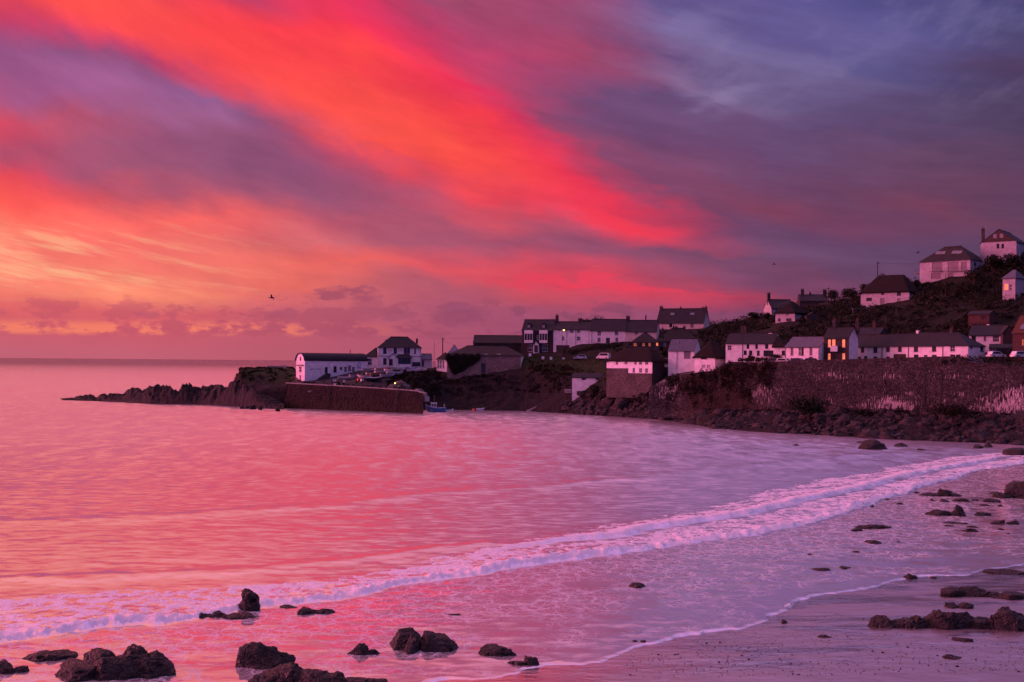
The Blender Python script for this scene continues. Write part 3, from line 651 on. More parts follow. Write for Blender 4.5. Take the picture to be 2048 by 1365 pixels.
rock = np.maximum(rock, sstep(3.9, 3.2, rrr) * sstep(1400, 1300, pxr) * (0.7 + 0.3 * np.sign(fbm(V * 0.2, 2, 4))))
rough = fbm(V * 0.22, 4, 71) * 0.9 + ridged(V * 0.55, 3, 81) * 0.45
flat = np.where((rrr > 3.9) & (rrr < 5.2) & (pxr > 590), 0.08, 1.0)
flat = np.where((pxr > 590) & (pxr < 850) & (rrr > 1.6) & (rrr < 5.2), 0.08, flat)
flat = flat * np.where((pxr > 585) & (pxr < 850) & (rrr < 2.1), 0.0, 1.0)
V[:, 2] += rough * (0.35 + 0.75 * rock) * flat * sstep(0.2, 1.2, rrr)
V[:, 0] += fbm(V * 0.4 + 50, 3, 91) * 0.6 * rock; V[:, 1] += fbm(V * 0.4 + 90, 3, 92) * 0.8 * rock * flat
grass = sstep(3.2, 3.8, rrr) * sstep(5.2, 4.4, rrr) * sstep(1000, 1050, pxr) * sstep(1230, 1200, pxr)
grass = np.maximum(grass, sstep(480, 500, pxr) * sstep(600, 590, pxr) * sstep(2.6, 3.2, rrr))
paved = np.where((pxr > 592) & (pxr < 775 + 12 * fbm(V * 0.3, 2, 8)) & (rrr > 1.9) & (rrr < 5.3), 1.0, 0.0) * (0.75 + 0.25 * fbm(V * 0.3, 2, 7))
paved = np.maximum(paved, np.where((pxr > 1345) & (rrr > 3.95) & (rrr < 4.6), 1.0, 0.0))
me = np_mesh('hillside', V, grid_faces(len(rr), len(cols)))
attr(me, 'grass', grass); attr(me, 'rocky', np.clip(rock, 0, 1)); attr(me, 'paved', np.clip(paved, 0, 1))
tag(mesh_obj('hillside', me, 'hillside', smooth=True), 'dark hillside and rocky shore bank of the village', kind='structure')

# ------------------------------------------------------------------ rocks
_ico = {}
def ico(sub):
    if sub not in _ico:
        bm = bmesh.new(); bmesh.ops.create_icosphere(bm, subdivisions=sub, radius=1.0)
        bm.verts.ensure_lookup_table()
        _ico[sub] = (np.array([v.co[:] for v in bm.verts]), np.array([[v.index for v in f.verts] for f in bm.faces])); bm.free()
    return _ico[sub]
def rock_mesh(name, lobes, sub, seed, jag=1.0):
    """lobes: (cx, cy, cz, rx, ry, rz); one craggy mesh in local metres"""
    VV, FF, o = [], [], 0
    for k, (cx, cy, cz, rx, ry, rz) in enumerate(lobes):
        v, f = ico(sub); v = v.copy()
        s = seed * 7.7 + k * 3.1
        rg = np.random.default_rng(seed * 13 + k)                      # split faces: the blob is cut by joint planes
        v *= 1.12
        for _ in range(14):
            nn = rg.normal(size=3); nn[2] = abs(nn[2]) * 0.8 - 0.15; nn /= np.linalg.norm(nn)
            v -= np.maximum(v @ nn - rg.uniform(0.62, 0.98), 0)[:, None] * nn * 0.93
        v *= 1.24
        n = fbm(v * 1.1 + s, 3, seed) * 0.22 + ridged(v * 2.0 + s, 4, seed + 3) * 0.13 + fbm(v * 6 + s, 3, seed + 5) * 0.08
        v *= (1 + n * jag)[:, None]
        st = np.round(v[:, 2] * 3.2 + fbm(v * 1.5 + s, 2, seed) * 0.8) / 3.2          # bedding ledges
        v[:, 2] = v[:, 2] * 0.72 + st * 0.28
        v = v * np.array([rx, ry, rz]) + np.array([cx, cy, cz])
        VV.append(v); FF.append(f + o); o += len(v)
    return np_mesh(name, np.concatenate(VV), np.concatenate(FF))
def fg_rock(label, cx, base, wpx, hpx, lobes=None, mat_='rock', group=None, name='rock', depth=0.8, jag=0.85):
    p = ground(cx, base); D = p.y
    zb, s_ = sand_z(np.array([[p.x, p.y]])); zb = float(max(zb[0], 0.0)) if s_[0] > 0 else 0.0
    if zb > 0.01: p = ground(cx, base, zb); D = p.y
    m = D / F; wd = wpx * m; hh = hpx * m * 1.0
    i = fg_rock.i = fg_rock.i + 1
    rx = wd * 0.5
    if lobes is None: lobes = [(0, 0, 0, 0.92, depth, 1.0)]
    L = []
    for (lx, ly, lz, a, b, c) in lobes:
        L.append((lx * rx, ly * rx + rx * 0.4, lz * hh - hh * 0.10, a * rx, b * rx, c * hh * 0.74))
    sub = 5 if wpx > 55 else 4 if wpx > 25 else 3
    o = mesh_obj(name, rock_mesh(name, L, sub, 20 + i, jag), mat_, smooth=True)
    o.location = (p.x, p.y, zb)
    tag(o, label, 'rock', group)
    return o
fg_rock.i = 0
fg_rock('tall standing rock in the foam of the breaking wave', 497, 1222, 40, 44, [(0.05, 0, 0.32, 0.9, 0.8, 0.52), (-0.1, 0, 0.72, 0.62, 0.6, 0.40), (-0.2, 0, 0.95, 0.36, 0.36, 0.14)])
fg_rock('low weedy rock at the left foot of the standing rock', 415, 1238, 80, 14, [(-0.35, 0, 0, 0.6, 0.5, 0.7), (0.4, 0.1, 0, 0.5, 0.4, 1.0)])
fg_rock('low rock hugging the right foot of the standing rock', 472, 1238, 66, 9)
fg_rock('flat dark rock right of the standing rock', 625, 1230, 74, 13, [(-0.2, 0, 0, 0.7, 0.5, 1), (0.5, 0, 0, 0.5, 0.4, 0.7)])
fg_rock('thin rock just showing in the foam between standing rock and flat rock', 575, 1217, 40, 7)
fg_rock('long flat weed-topped rock behind the broad left rock', 92, 1322, 116, 20, [(-0.4, 0, 0, 0.6, 0.5, 0.7), (0.2, 0, 0, 0.75, 0.5, 1.0)])
fg_rock('broad lumpy rock nearest the lower left corner', 207, 1358, 246, 52, [(-0.45, -0.05, 0, 0.56, 0.45, 0.72), (0.12, 0, 0, 0.72, 0.5, 0.9), (0.62, 0, 0.1, 0.38, 0.36, 0.95), (0.3, 0.1, 0.3, 0.25, 0.25, 0.75), (-0.2, 0.15, 0.1, 0.3, 0.3, 0.85)])
fg_rock('rock cut off by the left edge of the beach', 10, 1348, 70, 34, [(-0.3, 0, 0, 0.8, 0.6, 1), (0.6, 0, 0, 0.5, 0.4, 0.5)])
fg_rock('dome shaped rock behind the bottom edge clump', 525, 1338, 112, 46, [(-0.1, 0, 0, 0.82, 0.65, 1.0), (0.5, 0, 0, 0.5, 0.45, 0.6)])
fg_rock('rounded rock in front of the dome shaped rock', 552, 1372, 130, 42, [(-0.3, 0, 0, 0.6, 0.5, 0.7), (0.25, 0.1, 0, 0.7, 0.5, 1.0)])
fg_rock('weedy rock in the middle of the bottom edge clump', 645, 1380, 110, 38, [(0, 0, 0, 0.8, 0.6, 1), (0.5, 0, 0, 0.5, 0.5, 0.7)])
fg_rock('low rock at the right end of the bottom edge clump', 722, 1382, 90, 28)
fg_rock('biggest boulder with a cleft, wet and brown', 844, 1304, 146, 50, [(-0.46, 0.2, 0, 0.46, 0.6, 1.0), (-0.30, -0.05, 0, 0.24, 0.5, 0.86), (0.34, -0.05, 0, 0.50, 0.5, 0.90), (0.66, 0, 0, 0.32, 0.42, 0.62)], name='boulder', jag=0.38)
fg_rock('small knobbly rock left of the biggest boulder', 722, 1311, 58, 22, [(-0.2, 0, 0, 0.6, 0.6, 1.0), (0.4, 0, 0, 0.6, 0.5, 0.6)])
fg_rock('rounded dark rock right of the biggest boulder', 989, 1312, 64, 25)
fg_rock('wedge shaped rock beside the dry sand edge', 1047, 1332, 60, 18, [(-0.3, 0, 0, 0.7, 0.5, 0.6), (0.45, 0, 0, 0.5, 0.5, 1.0)])
fg_rock('lone flat rock in the middle of the swash', 1272, 1175, 36, 8)
fg_rock('tiny slab of rock left of the lone swash rock', 909, 1232, 26, 4)
fg_rock('tiny stone pair at the swash rim, left one', 1270, 1285, 12, 4)
fg_rock('tiny stone pair at the swash rim, right one', 1286, 1286, 14, 5)
fg_rock('left most rock of the dark rock row on the sand', 1764, 1255, 54, 22, name='boulder')
fg_rock('second rock of the dark rock row on the sand', 1828, 1257, 68, 27, [(-0.3, 0, 0, 0.7, 0.6, 0.8), (0.4, 0, 0, 0.6, 0.6, 1)], name='boulder')
fg_rock('longest rock of the dark rock row on the sand', 1925, 1259, 132, 40, [(-0.45, 0, 0, 0.55, 0.4, 0.9), (0.1, 0, 0, 0.5, 0.4, 1.0), (0.6, 0, 0, 0.5, 0.4, 0.8)], name='boulder')
fg_rock('rock at the right end of the dark rock row', 2028, 1261, 84, 42, [(-0.2, 0, 0, 0.8, 0.6, 1), (0.5, 0, 0, 0.7, 0.6, 0.9)], name='boulder')
fg_rock('two-humped rock behind the dark rock row', 1920, 1218, 58, 15, [(-0.4, 0, 0, 0.5, 0.5, 0.9), (0.4, 0, 0, 0.5, 0.5, 1)])
fg_rock('long weed covered flat rock above the dark rock row', 1945, 1195, 116, 22, [(-0.5, 0, 0, 0.5, 0.35, 0.7), (0.1, 0, 0, 0.6, 0.4, 1), (0.6, 0, 0, 0.45, 0.35, 0.6)])
fg_rock('flat weedy rock cut by the right edge of the photo', 2032, 1198, 72, 16)
fg_rock('little two-peaked rock at the water edge on the right', 1822, 1157, 26, 12, [(-0.3, 0, 0, 0.6, 0.6, 1), (0.5, 0, 0, 0.5, 0.5, 0.6)])
fg_rock('tiny stone right of the two-peaked rock', 1869, 1157, 12, 5)
fg_rock('low ledge at the water edge against the right side', 2020, 1148, 72, 9)
fg_rock('single round stone alone on the wet sand', 1569, 1247, 14, 11, name='stone')
fg_rock('flat slab lying alone on the sand', 1652, 1276, 24, 5, name='stone')
fg_rock('pale flat rock below the dark rock row', 1932, 1284, 40, 8, mat_='boulder')
fg_rock('low flat rock nearest the lower right corner', 1904, 1318, 34, 6, mat_='boulder')
fg_rock('flat rock of the swash pair, left', 1645, 1142, 40, 6); fg_rock('flat rock of the swash pair, right', 1690, 1138, 24, 5)
fg_rock('big rock standing off the boulder bank in the water', 1748, 899, 52, 20, name='boulder')
fg_rock('low rock right of the big offshore rock', 1801, 894, 28, 8)
fg_rock('small rock right of the big offshore rock, farther out', 1843, 902, 20, 6)
fg_rock('left rock of the dark pair below the boulder bank', 1957, 899, 24, 13); fg_rock('right rock of the dark pair below the boulder bank', 1977, 897, 18, 15)
fg_rock('brown rock at the right edge below the boulder bank', 2036, 913, 54, 20)
fg_rock('peaked rock with a flat skirt in the right shallows', 1890, 994, 76, 19, [(-0.4, 0, 0, 0.6, 0.4, 0.5), (0.1, 0, 0, 0.4, 0.4, 1.05), (0.55, 0, 0, 0.5, 0.4, 0.45)])
fg_rock('large rock at the right edge of the shallows', 2040, 998, 92, 38, [(0.3, 0, 0, 0.7, 0.6, 1), (-0.5, 0, 0, 0.5, 0.5, 0.4)])
fg_rock('long low rock beside the green pyramid rock', 1882, 1032, 48, 13)
fg_rock('pyramid shaped greenish rock in the right shallows', 1919, 1033, 40, 24, [(0, 0, 0, 0.85, 0.7, 0.55), (0.05, 0, 0.3, 0.5, 0.5, 0.75)])
fg_rock('rounded rock right of the pyramid rock', 1967, 1032, 36, 10)
fg_rock('left rock of the close pair near the right edge', 2000, 1050, 28, 12); fg_rock('right rock of the close pair near the right edge', 2027, 1050, 24, 11)
fg_rock('long weedy rock in the middle of the right shallows', 1755, 1058, 60, 9); fg_rock('small rock left of the long weedy rock', 1714, 1063, 26, 7)
fg_rock('low double rock below the long weedy rock', 1749, 1088, 34, 8)
GS = 'small stones scattered through the right shallows'
for (x, y, ww, hh) in [(1834,987,14,6),(1866,1003,10,5),(1890,1005,20,7),(1920,1004,34,8),(1952,1003,16,6),(1985,1005,40,9),(1971,1013,16,6),(2001,1014,16,5),(1905,1048,44,4),(1898,1054,20,4),(1945,1065,32,8),(2003,1061,16,6),(1948,1056,24,4),(1730,1007,12,6),(1746,1015,9,5),(1776,1001,8,4),(1800,1010,12,5),(1612,989,8,5),(1593,892,16,4),(1880,1030,20,8),(1994,990,24,6),(1860,1030,22,5),(1926,1049,20,4),(2016,1069,8,3),(1620,1111,14,4),(1714,1106,14,4),(1798,1086,10,4),(2030,975,24,16),(1720,886,14,4),(1700,1137,8,3)]:
    fg_rock('small dark stone scattered in the shallow water on the right', x, y, ww, hh, group=GS, name='stone')

# pebbles strewn on the sand (uncountable)
v0, f0 = ico(1); VV = []; FF = []; o = 0
for k in range(900):
    px = RNG.uniform(1250, 2048); py = RNG.uniform(1275, 1365) if RNG.random() < 0.85 else RNG.uniform(1230, 1280)
    if px < 1380 and py < 1310: continue
    p = ground(px, py)
    zb, s_ = sand_z(np.array([[p.x, p.y]]))
    if s_[0] < 0.5: continue
    r = RNG.uniform(0.012, 0.032) * (2.0 if RNG.random() < 0.06 else 1)
    VV.append(v0 * np.array([r * RNG.uniform(1, 1.7), r, r * 0.6]) + np.array([p.x, p.y, zb[0] + 0.01])); FF.append(f0 + o); o += len(v0)
tag(mesh_obj('pebbles', np_mesh('pebbles', np.concatenate(VV), np.concatenate(FF)), 'rock', smooth=True), 'dark pebbles strewn over the wet sand', kind='stuff')

# the headland's rocky point
def far_rock(label, cx, base, top, wpx, D=None, mat_='rock_far', name='rock', depth=0.6, lobes=None, group=None, zb=0.0):
    p = ground(cx, base) if D is None else P(cx, base, D); m = p.y / F
    i = fg_rock.i = fg_rock.i + 1
    rx = wpx * m * 0.5; hh = (base - top) * m
    L = [(a * rx, b * rx, c * hh - 0.4, d * rx, e * rx, f * hh + 0.5) for a, b, c, d, e, f in (lobes or [(0, 0, 0, 1, depth, 1)])]
    o_ = mesh_obj(name, rock_mesh(name, L, 4, 20 + i, 0.9), mat_, smooth=True); o_.location = (p.x, p.y, p.z)
    return tag(o_, label, 'rock', group)
PRF = [(112,803),(128,799),(150,796),(160,792),(185,791),(193,797),(200,790),(225,787),(245,789),(262,778),(275,776),(285,781),(300,772),(318,770),(340,772),(348,780),(358,779),(365,767),(372,766),(385,770),(400,775),(420,772),(435,768),(455,765),(466,762),(484,762),(500,764)]
BSE = [(112,801),(200,803),(300,808),(400,810),(480,814),(570,820)]
nx, ny = 420, 46
pxs = np.linspace(112, 568, nx); tops = np.interp(pxs, *np.array(PRF).T); bas = np.interp(pxs, *np.array(BSE).T)
tops = np.where(pxs > 484, np.interp(pxs, [484, 520, 568], [764, 785, 806]), tops)
rows_ = []
for i in range(nx):
    p0 = ground(pxs[i], bas[i]); D0 = p0.y; wdt = 14 + 6 * math.sin(i * 0.05)
    zt = H - (tops[i] - (716 + 0.0082 * pxs[i])) / F * (D0 + wdt * 0.5)
    rows_.append([((pxs[i] - 1024) / F * (D0 + wdt * j / (ny - 1)), D0 + wdt * j / (ny - 1), zt) for j in range(ny)])
Vr = np.array(rows_); tt_ = np.linspace(0, 1, ny)[None, :]
q3_ = Vr.reshape(-1, 3) * np.array([1, 1, 0])
crag = ridged(q3_ * 0.33, 4, 404).reshape(nx, ny); fine = fbm(q3_ * 1.1, 3, 405).reshape(nx, ny)
shp = np.sin(np.clip(tt_, 0, 1) * math.pi) ** 0.55
hz = Vr[:, :, 2] * shp * (0.80 + 0.30 * crag) + fine * 0.35 * shp - 0.5 * (1 - shp)
stp = np.round(hz * 1.4 + fine) / 1.4; hz = hz * 0.6 + stp * 0.4
Vr[:, :, 2] = hz; Vr[:, :, 0] += 0.5 * fbm(q3_ * 0.6 + 30, 3, 406).reshape(nx, ny)
tag(mesh_obj('reef', np_mesh('reef', Vr.reshape(-1, 3), grid_faces(nx, ny)), 'rock_far'), 'low jagged dark reef tapering out to sea from the bluff', 'reef')
for k, (x, y, ww, hh) in enumerate([(484,818,10,4),(496,818,12,4),(506,819,14,6),(521,820,10,5),(556,823,9,4)]):
    far_rock('skerry stone barely above water before the harbour wall', x, y, y - hh, ww, group='skerry stones', name='stone')
# concrete slip on the headland and the one inside the harbour
mb = MB()
for a, b in (((286, 806), (352, 797)),):
    p, q_ = ground(286, 806.5), P(352, 796.5, 393); n_ = Vector((0, 3.0, 0))
    mb.add([p + Vector((0,0,-1)), q_ + Vector((0,0,-1)), q_ + n_ + Vector((0,0,-1)), p + n_ + Vector((0,0,-1)), p + Vector((0,0,.3)), q_ + Vector((0,0,.3)), q_ + n_ + Vector((0,0,.3)), p + n_ + Vector((0,0,.3))],
           [(0,3,2,1),(4,5,6,7),(0,1,5,4),(1,2,6,5),(2,3,7,6),(3,0,4,7)])
tag(mb.build('slipway', 'concrete'), 'narrow pale slipway running into the sea from the headland rocks', 'slipway')
mb = MB()
p, q_ = ground(1052, 823), P(1112, 800, 352); n_ = Vector((0.6, 4.5, 0)); d1, d2 = Vector((0, 0, -1.5)), Vector((0, 0, 0.75))
mb.add([p + d1, q_ + d1, q_ + n_ + d1, p + n_ + d1, p + Vector((0,0,.2)), q_ + d2, q_ + n_ + d2, p + n_ + Vector((0,0,.5))], [(0,3,2,1),(4,5,6,7),(0,1,5,4),(1,2,6,5),(2,3,7,6),(3,0,4,7)])
tag(mb.build('slipway', 'concrete'), 'pale stone ramp sloping into the harbour below the white shed', 'slipway')

# boulders of the bank under the sea wall: 260 single ones, in view
proto = [rock_mesh('boulder', [(0, 0, 0, 1, 1, 1)], 3, 200 + k, 1.1) for k in range(9)]
for m_ in proto: m_.materials.append(MAT['boulder']); m_.polygons.foreach_set('use_smooth', [True] * len(m_.polygons))
GB = 'boulders heaped along the foot of the sea wall'
for k in range(285):
    px = RNG.uniform(1130, 2060); r = RNG.uniform(0.95, 2.9) if px > 1330 else RNG.uniform(1.0, 2.4)
    pt = terr(px, r)[0]
    s_ = RNG.uniform(0.45, 1.1) * (1.7 if RNG.random() < 0.12 else 1.0)
    o_ = bpy.data.objects.new('boulder', proto[k % 9]); COL.objects.link(o_)
    o_.location = (pt[0], pt[1], pt[2] + s_ * 0.15); o_.scale = (s_ * RNG.uniform(0.9, 1.6), s_ * RNG.uniform(0.8, 1.2), s_ * RNG.uniform(0.55, 0.85))
    o_.rotation_euler = (RNG.uniform(-.3, .3), RNG.uniform(-.3, .3), RNG.uniform(0, 6.28))
    tag(o_, 'brown boulder in the rocky bank along the foot of the sea wall and harbour slope', 'boulder', GB)
# the rest of that bank: smaller rubble
VV = []; FF = []; o = 0; vv_ = [rock_mesh('x', [(0,0,0,1,1,1)], 2, 300 + k) for k in range(5)]
va = []
for m_ in vv_:
    a = np.empty(len(m_.vertices) * 3, np.float32); m_.vertices.foreach_get('co', a); va.append(a.reshape(-1, 3))
    bpy.data.meshes.remove(m_)
f2 = ico(2)[1]
for k in range(1500):
    px = RNG.uniform(1130, 2300); pt = terr(px, RNG.uniform(0.95, 3.0))[0]; s_ = RNG.uniform(0.18, 0.5)
    ang = RNG.uniform(0, 6.28); c_, n_ = math.cos(ang), math.sin(ang)
    a = va[k % 5] * s_ * np.array([1.3, 1, 0.7]); a = np.stack([a[:,0]*c_ - a[:,1]*n_, a[:,0]*n_ + a[:,1]*c_, a[:,2]], 1)
    VV.append(a + pt + np.array([0, 0, 0.2])); FF.append(f2 + o); o += len(a)
tag(mesh_obj('rubble', np_mesh('rubble', np.concatenate(VV), np.concatenate(FF)), 'boulder', smooth=True), 'small stones and rubble between the boulders of the bank', kind='stuff')

# ------------------------------------------------------------------ sea wall
SWP = [(1300,301.5,776),(1322,300.5,764),(1345,299,754),(1425,290.5,743),(1452,288,729),(1560,277,724),(1700,265,720),(1800,257,717),(1900,249,714),(1935,246.5,724),(2048,239,736),(2300,228,None),(2700,215,None)]
wp = np.array([[(a - 1024) / F * d, d] for a, d, _ in SWP]); wtop = np.array([zat(a, c, d) if c else 14.2 for a, d, c in SWP])
seg = np.hypot(*np.diff(wp, axis=0).T); ws = np.concatenate([[0], np.cumsum(seg)])
def wall_at(s_, zz, out=0.0):
    i = int(np.clip(np.searchsorted(ws, s_) - 1, 0, len(seg) - 1)); f = (s_ - ws[i]) / seg[i]
    p = wp[i] * (1 - f) + wp[i + 1] * f; d = (wp[i + 1] - wp[i]) / seg[i]; n = np.array([d[1], -d[0]]) ; n = n if n[1] < 0 else -n
    off = out - 0.05 * (zz - 2.0) + 0.5          # battered face
    return Vector((p[0] + n[0] * off, p[1] + n[1] * off, zz)), Vector((d[0], d[1], 0)), Vector((n[0], n[1], 0))
def top_at(s_): return float(np.interp(s_, ws, wtop))
sw_root = empty('sea_wall', (float(wp[4][0]), float(wp[4][1]), 0.0)); tag(sw_root, 'high stone sea wall streaked with white stains under the terrace', 'sea wall')
off0 = Vector(sw_root.location)
mb = MB(); N_ = 130; prev = None
for i in range(N_ + 1):
    s_ = ws[-1] * i / N_; tz = top_at(s_)
    a, d, n = wall_at(s_, 1.0); b, _, _ = wall_at(s_, tz); c = b - n * 0.7
    e = c.copy(); e.z = 1.0
    ring = [a - off0, b - off0, c - off0, e - off0]
    o = len(mb.vs); mb.vs += [tuple(x) for x in ring]
    if prev is not None:
        for k in range(3): mb.fs.append((prev + k, o + k, o + k + 1, prev + k + 1))
    prev = o
mb.build('wall_core', 'sea_wall_stone', sw_root)
mb = MB()                                              # string course and coping
for i in range(N_):
    s0, s1 = ws[-1] * i / N_, ws[-1] * (i + 1) / N_
    for (dz0, dz1, o0) in ((-1.15, -0.98, 0.10), (-0.02, 0.14, 0.10)):
        t0, t1 = top_at(s0), top_at(s1)
        if dz0 < -1 and s0 < ws[3]: continue
        qs = []
        for s_, tz in ((s0, t0), (s1, t1)):
            for zz, oo in ((tz + dz0, -0.3 if dz0 < -1 else -0.8), (tz + dz0, o0), (tz + dz1, o0), (tz + dz1, -0.3 if dz0 < -1 else -0.8)):
                qs.append(wall_at(s_, zz, oo)[0] - off0)
        mb.add(qs, [(0,1,5,4),(1,2,6,5),(2,3,7,6),(3,0,4,7)])
mb.build('coping', 'sea_wall_stone', sw_root)
unit = MB(); unit.add([(-.5,0,-.5),(.5,0,-.5),(.5,0,.5),(-.5,0,.5),(-.44,-1,-.40),(.44,-1,-.40),(.44,-1,.40),(-.44,-1,.40)], [(4,5,6,7),(0,1,5,4),(1,2,6,5),(2,3,7,6),(3,0,4,7)])
variants = []
for k in range(6):
    me = bpy.data.meshes.new('stone'); vs = [(x + random.uniform(-.05, .05) * (y < 0), y * random.uniform(.7, 1), z_ + random.uniform(-.06, .06) * (y < 0)) for x, y, z_ in unit.vs]
    me.from_pydata(vs, [], unit.fs); me.update(); me.materials.append(MAT['sea_wall_stone']); variants.append(me)
rest = MB(); nst = 0; stones = []
s_right0, s_right1 = float(np.interp(1860, [c[0] for c in SWP], ws)), float(np.interp(2052, [c[0] for c in SWP], ws))
s_ = 0.0
zc = 2.6
while zc < 15.4:
    ch = random.uniform(0.36, 0.52); s_ = random.uniform(0, 0.6)
    while s_ < ws[-2]:
        L = random.uniform(0.55, 1.35); sm = s_ + L / 2
        if zc + ch < top_at(sm) - 0.03: stones.append((sm, zc + ch / 2, L - 0.05, ch - 0.05))
        s_ += L
    zc += ch
cand = sorted([q_ for q_ in stones if s_right0 < q_[0] < s_right1 and q_[1] > 6.5], key=lambda q_: -q_[2] * q_[3])[:295]
cset = set(cand)
for q_ in stones:
    sm, zz, L, ch = q_; p, d, n = wall_at(sm, zz); prn = random.uniform(0.03, 0.11)
    if q_ in cset:
        o_ = bpy.data.objects.new('stone', variants[nst % 6]); COL.objects.link(o_); o_.parent = sw_root; nst += 1
        o_.location = p - off0 - n * 0.02; o_.rotation_euler = (0, 0, math.atan2(d.y, d.x)); o_.scale = (L, prn + 0.02, ch)
    else:
        vs = [p - off0 + d * (x * L) + n * (-y * prn - (0.02 if y == 0 else 0)) + Vector((0, 0, z_ * ch)) for x, y, z_ in unit.vs]
        rest.add(vs, unit.fs)
tag(rest.build('stone_courses', 'sea_wall_stone', sw_root), None, kind='stuff')
for px in (1851, 1884):                                  # dark drain slots
    s_ = float(np.interp(px, [c[0] for c in SWP], ws)); mb = MB(); q_ = []
    for zz in (6.0, 12.8):
        for ds in (-0.25, 0.25):
            p, d, n = wall_at(s_ + ds, zz, 0.13); q_.append(p - off0)
            q_.append(p - off0 - n * 0.3)
    mb.add(q_, [(0,2,6,4),(0,1,3,2),(4,6,7,5),(0,4,5,1),(2,3,7,6)]); mb.build('drain_slot', 'rubber', sw_root)

# ------------------------------------------------------------------ harbour pier
KZ_ = Vector((0, 0, 1))
PA = ground(566, 816.5); PB = ground(846, 827.5)
dP = Vector((PB.x - PA.x, PB.y - PA.y, 0)); LP = dP.length; dP.normalize(); nP = Vector((dP.y, -dP.x, 0)); nP = nP if nP.y < 0 else -nP
pier = empty('harbour_pier', (PA.x, PA.y, 0)); tag(pier, 'weed stained stone harbour pier with battered face', 'pier')
ptop = lambda f: float(np.interp(f, [0, 0.4, 0.75, 0.93, 1.0], [zat(575, 766, 372), zat(690, 772, 358), zat(775, 777, 351), zat(830, 781, 345), zat(843, 786, 344)]))
BK = Vector((-0.085, 1, 0))
mb = MB(); prev = None
for i in range(41):
    f = i / 40; tz = ptop(f); b = dP * (f * LP)
    f_in = min(1.0, max(0.0, f))
    tp = b - nP * 1.1
    sh_ = dP * (1.4 * (1 - f) ** 6) - dP * (0.8 * f ** 8)
    ring = [b + nP * 0.2 + Vector((0, 0, -1.5)), b + Vector((0, 0, 0)), tp + sh_ + Vector((0, 0, tz)), tp + sh_ + BK * 4.5 + Vector((0, 0, tz)), b + BK * 6.0 + Vector((0, 0, -1.5))]
    o = len(mb.vs); mb.vs += [tuple(x) for x in ring]
    if prev is not None:
        for k in range(4): mb.fs.append((prev + k, o + k, o + k + 1, prev + k + 1))
    prev = o
mb.fs += [(4, 3, 2, 1, 0), tuple(range(prev, prev + 5))]
mb.build('pier_core', 'pier_stone', pier)
rest = MB(); zc = -0.3
while zc < 8:
    ch = random.uniform(0.38, 0.6); s_ = random.uniform(0.3, 1)
    while s_ < LP - 0.8:
        L = random.uniform(0.6, 1.5); f = (s_ + L / 2) / LP; tz = ptop(f); zz = zc + ch / 2
        if zc + ch < tz - 0.05:
            g_ = zz / tz; sh_ = dP * (1.4 * (1 - f) ** 6) - dP * (0.8 * f ** 8)
            p = dP * (s_ + L / 2) - nP * 1.1 * g_ + sh_ * g_ + Vector((0, 0, zz)); prn = random.uniform(0.05, 0.26)
            rest.add([p + dP * (x * (L - .06)) + nP * (-y * prn - (0.03 if y == 0 else 0)) + Vector((0, 0, z_ * (ch - .06))) for x, y, z_ in unit.vs], unit.fs)
        s_ += L
    zc += ch
tag(rest.build('stone_courses', 'pier_stone', pier), None, kind='stuff')
mb = MB()
for i in range(34):
    f0, f1 = i / 34, (i + 1) / 34 - 0.002
    a = dP * (f0 * LP) - nP * 1.0; b = dP * (f1 * LP) - nP * 1.0
    mb.add([a + Vector((0,0,ptop(f0)-.02)), b + Vector((0,0,ptop(f1)-.02)), b - nP*.9 + Vector((0,0,ptop(f1)-.02)), a - nP*.9 + Vector((0,0,ptop(f0)-.02)),
            a + Vector((0,0,ptop(f0)+.22)), b + Vector((0,0,ptop(f1)+.22)), b - nP*.9 + Vector((0,0,ptop(f1)+.22)), a - nP*.9 + Vector((0,0,ptop(f0)+.22))],
           [(4,5,6,7),(0,1,5,4),(1,2,6,5),(2,3,7,6),(3,0,4,7)])
mb.build('coping', 'concrete', pier)
for fl_ in (0.34, 0.82):                                 # iron ladders on the face
    mb = MB(); tz = ptop(fl_); b = dP * (fl_ * LP); tp = b - nP * 1.1
    for du_ in (-0.3, 0.3): mb.tube(b + dP * du_ + nP * 0.42 + KZ_ * 0.2, tp + dP * du_ + nP * 0.42 + KZ_ * (tz + 0.9), 0.06)
    for q_ in range(int(tz / 0.5)):
        g_ = (q_ * 0.5 + 0.5) / tz; c_ = b - nP * 1.1 * g_ + nP * 0.42 + KZ_ * (g_ * tz); mb.tube(c_ - dP * 0.3, c_ + dP * 0.3, 0.04, n=5)
    mb.build('ladder', 'iron', pier)
for fb in (0.1, 0.3, 0.5, 0.7, 0.88):                     # mooring posts on the pier top
    mb = MB(); p = dP * (fb * LP) - nP * 2.6 + KZ_ * (ptop(fb) - 0.1); mb.tube(p, p + KZ_ * 0.75, 0.17, 0.14, 8); mb.tube(p + KZ_ * 0.62, p + KZ_ * 0.8, 0.24, 0.2, 8); mb.build('mooring_post', 'iron', pier)
for k in range(5):                                       # steps down at the pier head
    mb = MB(); f = 0.925 + 0.012 * k; b = dP * (f * LP) - nP * 1.5
    tz = ptop(0.94) + 0.4 - 0.5 * k
    mb.obox(b, dP, -nP, 0, 0.9, 0.0, 2.0, tz - 1.2, tz + 0.3); mb.build('step', 'concrete', pier)

# ------------------------------------------------------------------ houses
def zoomer(x0, y0, k): return lambda x, y: (x0 + k * x, y0 + k * y)
Z1 = zoomer(560, 640, 0.16602); Z2 = zoomer(840, 620, 0.19531); Z3 = zoomer(1180, 580, 0.15625); Z4 = zoomer(1420, 620, 0.15625)
Z5 = zoomer(1700, 620, 0.16992); Z6 = zoomer(1500, 440, 0.26758)

